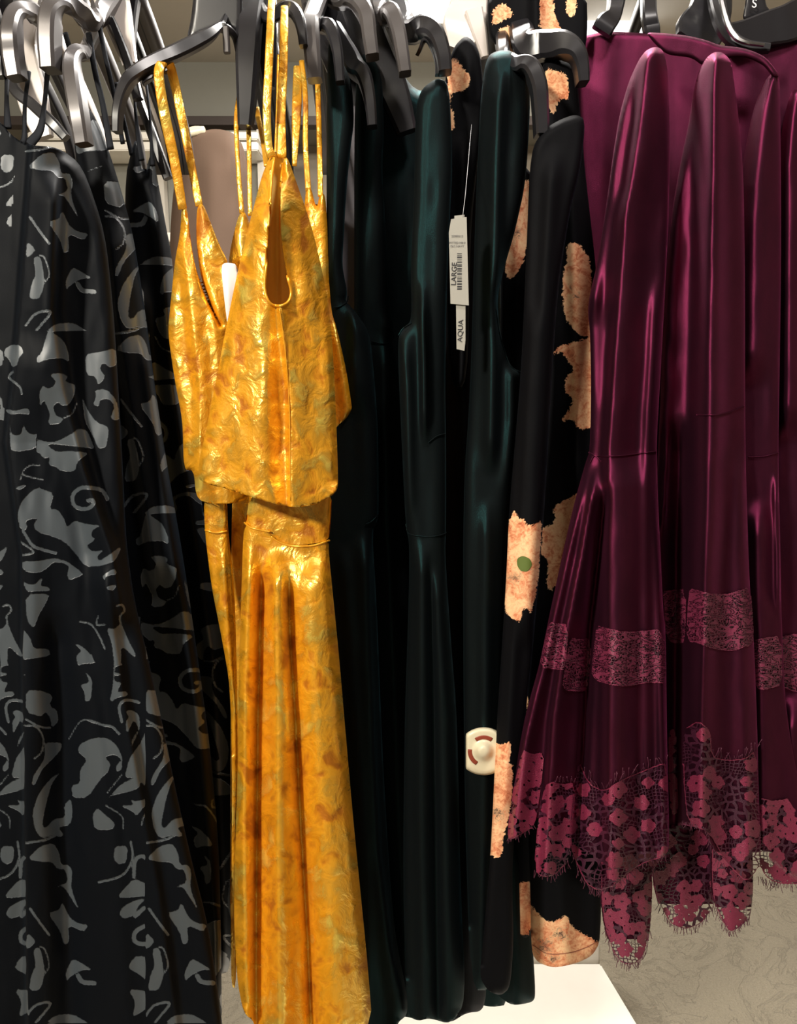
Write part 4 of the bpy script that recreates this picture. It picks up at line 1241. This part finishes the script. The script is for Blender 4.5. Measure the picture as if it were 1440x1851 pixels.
o2 = [(1262, 128), (1276, 104), (1290, 94), (1304, 94), (1314, 102), (1322, 113), (1333, 199), (1343, 306), (1346, 489), (1346, 735), (1348, 867), (1354, 1052), (1362, 1153), (1368, 1308), (1371, 1445), (1376, 1560, 'h'), (1350, 1600, 'h'), (1300, 1560, 'h'), (1270, 1500, 'h'), (1232, 1490, 'h'), (1200, 1500, 'h'), (1172, 1490), (1166, 1300), (1166, 1100), (1178, 1000), (1190, 800), (1196, 640), (1202, 500), (1214, 382), (1230, 290), (1244, 225), (1252, 170)]
burgundy_dress('burgundy lace-trimmed dress in the middle of the wine-coloured ones, second from the floral dress', .84, o2,
    [([(100, 1297), (168, 1291), (306, 1290), (489, 1284), (740, 1276)], .026, 20, 40, 'tb'),
          ([(750, 1290), (933, 1284), (1100, 1272), (1300, 1262), (1500, 1258)], .022, 30, 20, 'tb'),
     ([(800, 1335), (1100, 1340), (1500, 1350)], .012, 24, 14, 'b'),
     ([(750, 1228), (1100, 1222), (1500, 1222)], -.016, 24, 10, 'b'),
     ([(757, 1208), (980, 1196)], .008, 5, 5)],
    [(1150, 80), (1360, 80), (1360, 733), (1330, 742), (1290, 748), (1262, 750), (1215, 757), (1150, 757)],
    [(1150, 757), (1215, 757), (1262, 750), (1290, 748), (1330, 742), (1360, 733), (1380, 1540), (1300, 1540), (1250, 1530), (1150, 1530)],
    [[(1259, 750), (1290, 750), (1320, 744), (1345, 733)]],
    [[(1246, 1060, 'h'), (1280, 1070, 'h'), (1310, 1072, 'h'), (1340, 1064, 'h'), (1356, 1056), (1363, 1155), (1355, 1168, 'h'), (1325, 1180, 'h'), (1290, 1176, 'h'), (1258, 1164, 'h'), (1240, 1162), (1242, 1100)],
     [(1197, 1066, 'h'), (1220, 1064, 'h'), (1240, 1060), (1238, 1164, 'h'), (1220, 1166, 'h'), (1204, 1160), (1200, 1100)]],
    [[(1236, 1316, 'h'), (1262, 1300, 'h'), (1286, 1320, 'h'), (1288, 1366, 'h'), (1312, 1372, 'h'), (1345, 1370, 'h'), (1367, 1352), (1371, 1450), (1378, 1560, 'h'), (1350, 1600, 'h'), (1310, 1560, 'h'), (1280, 1506, 'h'), (1240, 1490, 'h'), (1232, 1400)],
     [(1208, 1320, 'h'), (1222, 1312), (1224, 1400), (1226, 1470, 'h'), (1212, 1478), (1208, 1400)]],
    [([(1288, 1366), (1330, 1372), (1367, 1352)], 30, 8, 22, True), ([(1232, 1490), (1270, 1500), (1300, 1560), (1350, 1600)], 40, 8, 18, False)],
    under=[([(1165, 1440), (1292, 1440), (1296, 1580), (1290, 1640, 'h'), (1268, 1672, 'h'), (1238, 1682, 'h'), (1210, 1672, 'h'), (1188, 1630, 'h'), (1180, 1600)], .045, 71),
           ([(1288, 1440), (1356, 1440), (1362, 1600), (1356, 1660, 'h'), (1340, 1676, 'h'), (1318, 1688, 'h'), (1300, 1660, 'h'), (1286, 1620, 'h'), (1284, 1560)], .03, 72)],
    thick=.045, rw=18, rr=.015, wob=.0022, seed=52, fs=1.5)

o3 = [(1380, 148), (1392, 134), (1402, 130), (1409, 138), (1411, 336), (1411, 489), (1408, 700), (1406, 817), (1410, 1000), (1412, 1118), (1420, 1300), (1470, 1540), (1455, 1600, 'h'), (1400, 1560, 'h'), (1330, 1500), (1330, 1100), (1326, 600), (1330, 400), (1344, 280), (1360, 200)]
burgundy_dress('burgundy dress with thin bright skirt fold, second from the right picture border', .88, o3,
    [([(140, 1398), (200, 1386), (336, 1368), (700, 1362)], .014, 22, 26, 't'),
     ([(840, 1402), (1000, 1405), (1130, 1407)], .014, 5, 8),
     ([(900, 1370), (1400, 1380)], .012, 18, 20, 'b')],
    [(1290, 60), (1440, 60), (1440, 817), (1400, 822), (1350, 826), (1300, 826)],
    [(1300, 826), (1350, 826), (1400, 822), (1440, 817), (1480, 1560), (1300, 1520)],
    [[(1352, 826), (1380, 825), (1406, 818)]],
    [[(1360, 1155, 'h'), (1385, 1150, 'h'), (1412, 1146), (1414, 1240, 'h'), (1380, 1250, 'h'), (1364, 1246), (1360, 1200)]],
    [[(1370, 1440, 'h'), (1400, 1446, 'h'), (1430, 1440), (1460, 1540), (1455, 1600, 'h'), (1410, 1600, 'h'), (1385, 1590, 'h'), (1368, 1560)]],
    [([(1370, 1590), (1410, 1602), (1455, 1600)], 30, 8, 20, False)],
    thick=.04, rw=18, rr=.015, wob=.0022, seed=53, fs=1.5)

o4 = [(1428, 168), (1440, 158), (1500, 150), (1560, 140), (1580, 600), (1580, 1560), (1560, 1585, 'h'), (1440, 1575, 'h'), (1408, 1600, 'h'), (1390, 1540), (1392, 1200), (1396, 817), (1398, 400), (1412, 230)]
burgundy_dress('burgundy dress cut by the right picture border, farthest from the floral dresses', .925, o4,
    [([(165, 1437), (300, 1428), (800, 1426)], .018, 16, 30, 't'), ([(1250, 1436), (1560, 1420)], .02, 20, 40, 'b')],
    [(1360, 40), (1600, 40), (1600, 830), (1360, 830)],
    [(1360, 830), (1600, 830), (1600, 1600), (1360, 1600)],
    [],
    [[(1406, 1150, 'h'), (1440, 1142, 'h'), (1520, 1140), (1520, 1250, 'h'), (1440, 1255, 'h'), (1404, 1240), (1404, 1190)]],
    [[(1392, 1436, 'h'), (1440, 1430, 'h'), (1560, 1430), (1560, 1585, 'h'), (1440, 1578, 'h'), (1408, 1602, 'h'), (1392, 1560)]],
    [([(1392, 1600), (1440, 1578), (1520, 1580)], 40, 8, 20, False)],
    thick=.04, rw=18, rr=.015, wob=.0022, seed=54, fs=1.5)

sb = Cloth(.955, [(1040, 90), (1052, 66), (1085, 58), (1113, 57), (1166, 60), (1230, 66), (1300, 84), (1360, 92), (1384, 80), (1400, 71), (1425, 70), (1500, 80), (1520, 800), (1500, 1460), (1190, 1460), (1100, 1200), (1078, 800), (1056, 500), (1044, 240)],
           [([(80, 1095), (400, 1080), (1400, 1120)], .003, 26, 20, 'tb'), ([(90, 1350), (1400, 1330)], .003, 26, 26, 'tb')], thick=.03, rw=10, rr=.008, wob=.0006, seed=77)
rsb = empty('bell_sleeve_dress', P(1240, 1460, .97), 'burgundy velvet dress set back in shade behind all the wine-coloured shoulder peaks', 'dress', 'burgundy velvet and lace dresses')
sb.piece('dress_body', None, B, rsb, step=5)
# burgundy yoke lying across the hanger tops, back of the second dress
yk = Cloth(.865, [(1166, 58), (1200, 60), (1240, 64), (1275, 72), (1300, 82), (1340, 86), (1365, 94), (1384, 104), (1402, 126), (1408, 140), (1396, 140), (1380, 118), (1350, 104), (1320, 104), (1300, 110), (1270, 120), (1250, 104), (1210, 100), (1196, 92), (1180, 76)],
           [], thick=.02, rw=8, rr=.006, wob=.001)
ry = empty('velvet_sleeve', P(1270, 120, .87), 'burgundy velvet yoke draped across the hanger tops between two shoulder peaks', 'garment')
yk.piece('yoke', None, B, ry, step=3)

# ================================================================== HANGERS
G = 'greyplastic'; K = 'blackplastic'; C_ = 'clearplastic'
HA = hanger
HA('black hanger end cut by the left picture border', [(-70, -60, .95, 34), (-40, -10, .90, 34), (-20, 20, .86, 34), (-6, 90, .84, 26), (4, 140, .84, 14)], K)
HA('grey hanger end with a hooked tip, first from the left border', [(120, -60, 1.0, 26), (76, 26, .93, 26), (52, 17, .88, 26), (30, 26, .84, 26), (22, 60, .82, 28), (24, 100, .82, 28), (31, 142, .82, 26)], G, thk=.02)
HA('silver grey hanger end arching beside the black dress straps', [(230, -40, 1.0, 30), (172, 34, .92, 30), (140, 16, .86, 30), (112, 6, .83, 30), (94, 26, .81, 28), (90, 70, .805, 28), (93, 128, .805, 26)], G, thk=.024)
HA('short grey hanger end hanging lowest over the wide charcoal dress', [(172, 60, .99, 20), (152, 92, .92, 22), (136, 100, .84, 24), (132, 130, .80, 26), (142, 200, .785, 26), (152, 262, .785, 24)], G, thk=.02)
HA('pale milky hanger with a wide flat body behind the charcoal straps', [(190, -40, 1.0, 60), (208, 20, .97, 52), (222, 70, .95, 36), (236, 120, .94, 22)], C_, thk=.012)
HA('black hanger arm inside the milky hanger', [(196, -30, 1.0, 14), (198, 22, .97, 12), (208, 50, .95, 13), (224, 90, .94, 14), (238, 132, .93, 15), (250, 180, .93, 15)], K, thk=.012)
HA('black hanger arm sloping behind the leftmost straps', [(10, 60, .99, 24), (24, 155, .96, 18), (60, 190, .95, 18), (94, 222, .94, 18), (120, 250, .94, 14)], K, thk=.012)
HA('milky hanger body behind the leftmost dress straps', [(60, -30, 1.02, 46), (40, 80, 1.0, 46), (60, 180, .99, 50), (80, 250, .985, 30)], C_, thk=.01)
HA('black hanger end dropping beside the loop of the yellow strap', [(236, 110, 1.0, 12), (252, 180, .98, 13), (272, 235, .96, 14), (292, 290, .955, 15), (304, 323, .955, 15)], K, thk=.012)
# hanger of the second yellow dress
h = HA('curved black hanger carrying the looped yellow strap', [(398, 50, .90, 10), (376, 66, .88, 20), (345, 82, .865, 24), (312, 98, .85, 24), (280, 112, .84, 22), (252, 128, .83, 22), (232, 146, .82, 20), (220, 172, .815, 16), (213, 205, .81, 14), (212, 240, .81, 12)], K, thk=.014,
       extra=[('arm', [(396, 50, .90, 10), (412, 54, .90, 12), (426, 70, .91, 12), (434, 104, .92, 10)], .012, K),
              ('strap_notch', [(408, 50, .895, 9), (409, 72, .895, 10), (410, 96, .895, 10)], .008, G),
              ('inner_bar', [(300, 128, .848, 6), (270, 142, .838, 8), (258, 150, .835, 8)], .008, K)])
# tall neck plate
c = Cloth(.915, [(352, -40), (438, -40), (438, 40), (432, 62), (420, 52), (404, 48), (388, 54), (366, 62), (336, 76), (346, 30)], [], thick=.010, rw=8, rr=.004, wob=0)
c.piece('neck_plate', None, M[K], h, step=4)

HA('tall black hanger body between the two yellow dresses', [(462, -50, 1.0, 44), (452, 30, .93, 40), (448, 100, .91, 38), (446, 180, .905, 30), (444, 230, .905, 22)], K, thk=.02)
HA('black hanger shoulder behind the front yellow straps', [(440, -30, .99, 30), (480, 28, .93, 22), (520, 16, .88, 24), (538, 30, .85, 20), (546, 60, .84, 16), (549, 84, .84, 14)], K, thk=.014)
HA('dark hanger plate framing the tan yellow strap', [(470, -20, 1.0, 50), (476, 40, .96, 46), (482, 90, .95, 34), (486, 160, .95, 20)], K, thk=.012)
HA('grey hanger end right of the yellow straps', [(600, -60, 1.0, 26), (566, 30, .90, 28), (562, 60, .86, 28), (566, 110, .85, 26), (569, 146, .85, 24)], G, thk=.022)
HA('narrow black hanger end with ribbed top', [(560, -50, 1.0, 24), (575, 36, .92, 22), (597, 52, .88, 22), (609, 90, .865, 18), (615, 150, .865, 14)], K, thk=.016)
HA('tall grey hanger end, highest of the black row', [(560, -80, 1.02, 30), (600, -12, .96, 34), (640, -2, .90, 32), (662, 30, .87, 26), (668, 70, .865, 24), (673, 104, .865, 22)], G, thk=.024)
HA('grey hanger end left of the round ceiling light', [(660, -60, 1.0, 26), (690, 22, .92, 24), (708, 26, .88, 26), (720, 60, .865, 24), (727, 100, .86, 22), (732, 134, .86, 20)], G, thk=.022)
HA('low dark hanger end behind the teal dresses', [(600, 60, 1.0, 40), (640, 118, .93, 34), (658, 140, .905, 26), (668, 180, .90, 20), (673, 230, .90, 16)], K, thk=.02)
HA('broad black hanger below the round ceiling light', [(700, -10, 1.0, 56), (736, 52, .92, 40), (768, 50, .88, 36), (788, 66, .86, 28), (800, 100, .855, 24), (804, 132, .855, 22)], K, thk=.022,
   extra=[('inner_rim', [(756, 96, .885, 6), (768, 74, .872, 6), (782, 86, .866, 8), (790, 112, .864, 8), (791, 136, .864, 9)], .01, K)])
HA('black hanger shoulder half hidden by the broad hanger', [(640, 20, 1.02, 70), (680, 100, .97, 60), (712, 170, .96, 50), (735, 240, .96, 34)], K, thk=.02)
HA('black hanger body in shade above the first teal dress', [(580, 0, 1.03, 60), (610, 90, .99, 60), (635, 170, .985, 46), (650, 240, .985, 20)], K, thk=.02)
HA('pale clear hanger with a flared body by the ceiling light', [(852, -60, 1.0, 60), (846, 10, .97, 62), (838, 50, .955, 72), (824, 92, .95, 30)], C_, thk=.01,
   extra=[('arm', [(856, 20, .955, 30), (866, 60, .95, 24), (876, 104, .95, 12)], .01, C_)])
HA('black hanger end hooked over the broad teal shoulder', [(900, 30, 1.0, 20), (912, 100, .90, 20), (936, 116, .85, 24), (958, 124, .825, 26), (972, 156, .82, 26), (976, 200, .82, 24), (978, 246, .82, 22)], K, thk=.022)
HA('square-shouldered black hanger below the floral shoulders', [(930, 10, 1.0, 30), (950, 80, .90, 44), (985, 82, .88, 44), (1018, 82, .865, 40), (1040, 96, .86, 28), (1049, 120, .86, 22), (1052, 152, .86, 18)], K, thk=.022)
# burgundy hangers
HA('black hanger shoulder behind the frontmost burgundy dress', [(1120, -60, 1.02, 40), (1110, 20, .96, 26), (1094, 44, .94, 34), (1086, 58, .94, 34)], K, thk=.012)
HA('black hanger upright rising from the burgundy shoulders', [(1172, -60, 1.02, 26), (1172, 20, .97, 24), (1176, 50, .965, 26), (1178, 64, .965, 24)], K, thk=.012)
HA('dark hanger shoulder plate between burgundy dresses', [(1290, -60, 1.03, 50), (1282, 20, .985, 70), (1262, 60, .98, 80), (1250, 80, .975, 60)], K, thk=.012)
h = HA('black hanger with a curved metal rim above the burgundy yoke', [(1286, -60, 1.02, 30), (1296, 10, .95, 26), (1306, 46, .93, 24), (1322, 70, .92, 20), (1350, 84, .915, 16), (1390, 88, .91, 12)], K, thk=.012,
       extra=[('metal_rim', [(1298, -20, .93, 6), (1312, 38, .915, 8), (1328, 66, .905, 8), (1348, 77, .90, 5), (1380, 82, .90, 4)], .004, 'steel')])
h2 = HA('wide black hanger marked with a size letter at the right border', [(1500, -70, 1.03, 70), (1470, 10, .98, 60), (1430, 40, .955, 60), (1390, 52, .95, 54), (1350, 62, .945, 46), (1316, 64, .94, 34)], K, thk=.012)
c = Cloth(.975, [(1352, -40), (1378, -40), (1384, 12), (1394, 20), (1340, 40), (1346, 10)], [], thick=.01, rw=4, rr=.002, wob=0)
npl = c.piece('neck_plate', None, M[K], h2, step=4)


def text_mesh(name, s, size, loc, rot, mat, parent, ext=.0002, sx=1.0):
    cu = bpy.data.curves.new(name, 'FONT')
    cu.body = s; cu.size = size; cu.extrude = ext; cu.align_x = 'CENTER'; cu.align_y = 'CENTER'
    o = bpy.data.objects.new(name, cu)
    COL.objects.link(o)
    bpy.context.view_layer.update()
    me = bpy.data.meshes.new_from_object(o)
    bpy.data.objects.remove(o)
    mt = Matrix.Translation(Vector(tuple(float(v) for v in loc))) @ rot @ Matrix.Diagonal((sx, 1, 1, 1))
    me.transform(mt)
    return link_mesh(name, me, mat, parent)


RX = Matrix.Rotation(math.radians(90), 4, 'X')
text_mesh('size_letter', 'S', .0125, P(1363, 7, .968), RX, flat('white_print', srgb(235, 235, 235), .5), npl)

# ================================================================== TAGS
# security tag: rounded lozenge with dome
st = empty('security_tag', P(870, 1360, .85), 'cream plastic security tag with domed centre and rust red arcs on the teal dress', 'security tag')
cx, cy, Ys = 874, 1358, .820
V = []; Fc = []
NR, NA = 14, 64
def tag_shape(a):
    # wide ellipse cut by near-vertical sides
    r = 46 / math.sqrt((math.cos(a) * .98) ** 2 + (math.sin(a) * 1.06) ** 2)
    lim = 32.5
    if abs(r * math.cos(a)) > lim: r = lim / abs(math.cos(a))
    return r
for i in range(NR + 1):
    t = i / NR
    for k in range(NA):
        a = 2 * math.pi * k / NA
        r = tag_shape(a) * t
        dome = .010 * math.exp(-((r / 15) ** 4)) if True else 0
        edge = .006 * (1 - max(0, (t - .8) / .2) ** 3)
        V.append(P(cx + r * math.cos(a), cy - r * math.sin(a), Ys - dome - edge))
for i in range(NR):
    for k in range(NA):
        k2 = (k + 1) % NA
        Fc.append((i * NA + k, (i + 1) * NA + k, (i + 1) * NA + k2, i * NA + k2))
nb = len(V)
for k in range(NA):
    a = 2 * math.pi * k / NA
    V.append(P(cx + tag_shape(a) * .9 * math.cos(a), cy - tag_shape(a) * .9 * math.sin(a), Ys + .008))
for k in range(NA):
    k2 = (k + 1) % NA
    Fc.append((NR * NA + k, nb + k, nb + k2, NR * NA + k2))
Fc.append(tuple(range(nb, nb + NA)))
hsg = link_mesh('housing', mesh_from(V, Fc), M['cream'], st)
def arc_mark(a0, a1, r):
    rows = []
    for a in np.linspace(math.radians(a0), math.radians(a1), 14):
        rows.append(P(cx + r * math.cos(a), cy - r * math.sin(a), Ys - .0062))
    V, Fc = sweep_mesh(rows, 8.5 * Ys * PXM, .0012, nseg=12, power=2.2)
    link_mesh('rust_arc', mesh_from(V, Fc), M['rust'], hsg)
arc_mark(55, 125, 25)
arc_mark(172, 240, 25)

# price tag
pt = empty('price_tag', P(830, 500, .80), 'white paper price tag with barcode and size word hanging on a clear thread', 'price tag')
def card(name, pts, Y, mat, th=.0006):
    bm = bmesh.new()
    f = [bm.verts.new(tuple(P(x, y, Y))) for x, y in pts]
    b = [bm.verts.new(tuple(P(x, y, Y) + np.array([0, th, 0]))) for x, y in pts]
    n = len(pts)
    bm.faces.new(f); bm.faces.new(b[::-1])
    for i in range(n): bm.faces.new((f[i], b[i], b[(i + 1) % n], f[(i + 1) % n]))
    bmesh.ops.recalc_face_normals(bm, faces=bm.faces)
    me = bpy.data.meshes.new(name); bm.to_mesh(me); bm.free()
    return link_mesh(name, me, mat, pt)
Yt = .79
crd = card('card', [(815, 396), (843, 392), (847, 552), (814, 549), (811, 420)], Yt, M['card'])
card('top_fold', [(821, 390), (839, 388), (839, 396), (821, 398)], Yt + .001, M['card'])
lcd = card('lower_card', [(824, 548), (841, 548), (841, 615), (839, 634), (825, 631)], Yt + .002, M['card'])
V, Fc = sweep_mesh(P(*np.array([(836, 392), (841, 350), (848, 270), (852, 225)]).T, np.array([Yt, .80, .84, .87])), .0005, .0005, nseg=5)
link_mesh('thread', mesh_from(V, Fc), M['nylon'], pt)
RT = Matrix.Rotation(math.radians(-88), 4, 'Y') @ RX
text_mesh('size_word', 'LARGE', .0068, P(820.5, 495, Yt - .0004), RT, M['ink'], crd, sx=1.05)
text_mesh('brand_word', 'AQUA', .0068, P(832, 598, Yt + .0016), RT, M['ink'], lcd, sx=1.1)
bm = bmesh.new()
yy = 458.0
R_ = random.Random(3)
while yy < 522:
    h_ = R_.choice([.8, 1.2, 2.0, 2.8])
    pts = [(826, yy), (834.5, yy), (834.5, yy + h_), (826, yy + h_)]
    bm.faces.new([bm.verts.new(tuple(P(x, y, Yt - .0002))) for x, y in pts])
    yy += h_ + R_.choice([.9, 1.3, 2.0])
me = bpy.data.meshes.new('barcode'); bm.to_mesh(me); bm.free()
link_mesh('barcode', me, M['ink'], crd)
gi = flat('grey_tag_ink', srgb(120, 118, 116), .7)
for (y_, s_) in ((427, '22980612'), (439, 'PITTED MINI'), (445, 'GLS NAVY')):
    text_mesh('small_print', s_, .0028, P(826, y_, Yt - .0004), RX, gi, crd, ext=.00005)
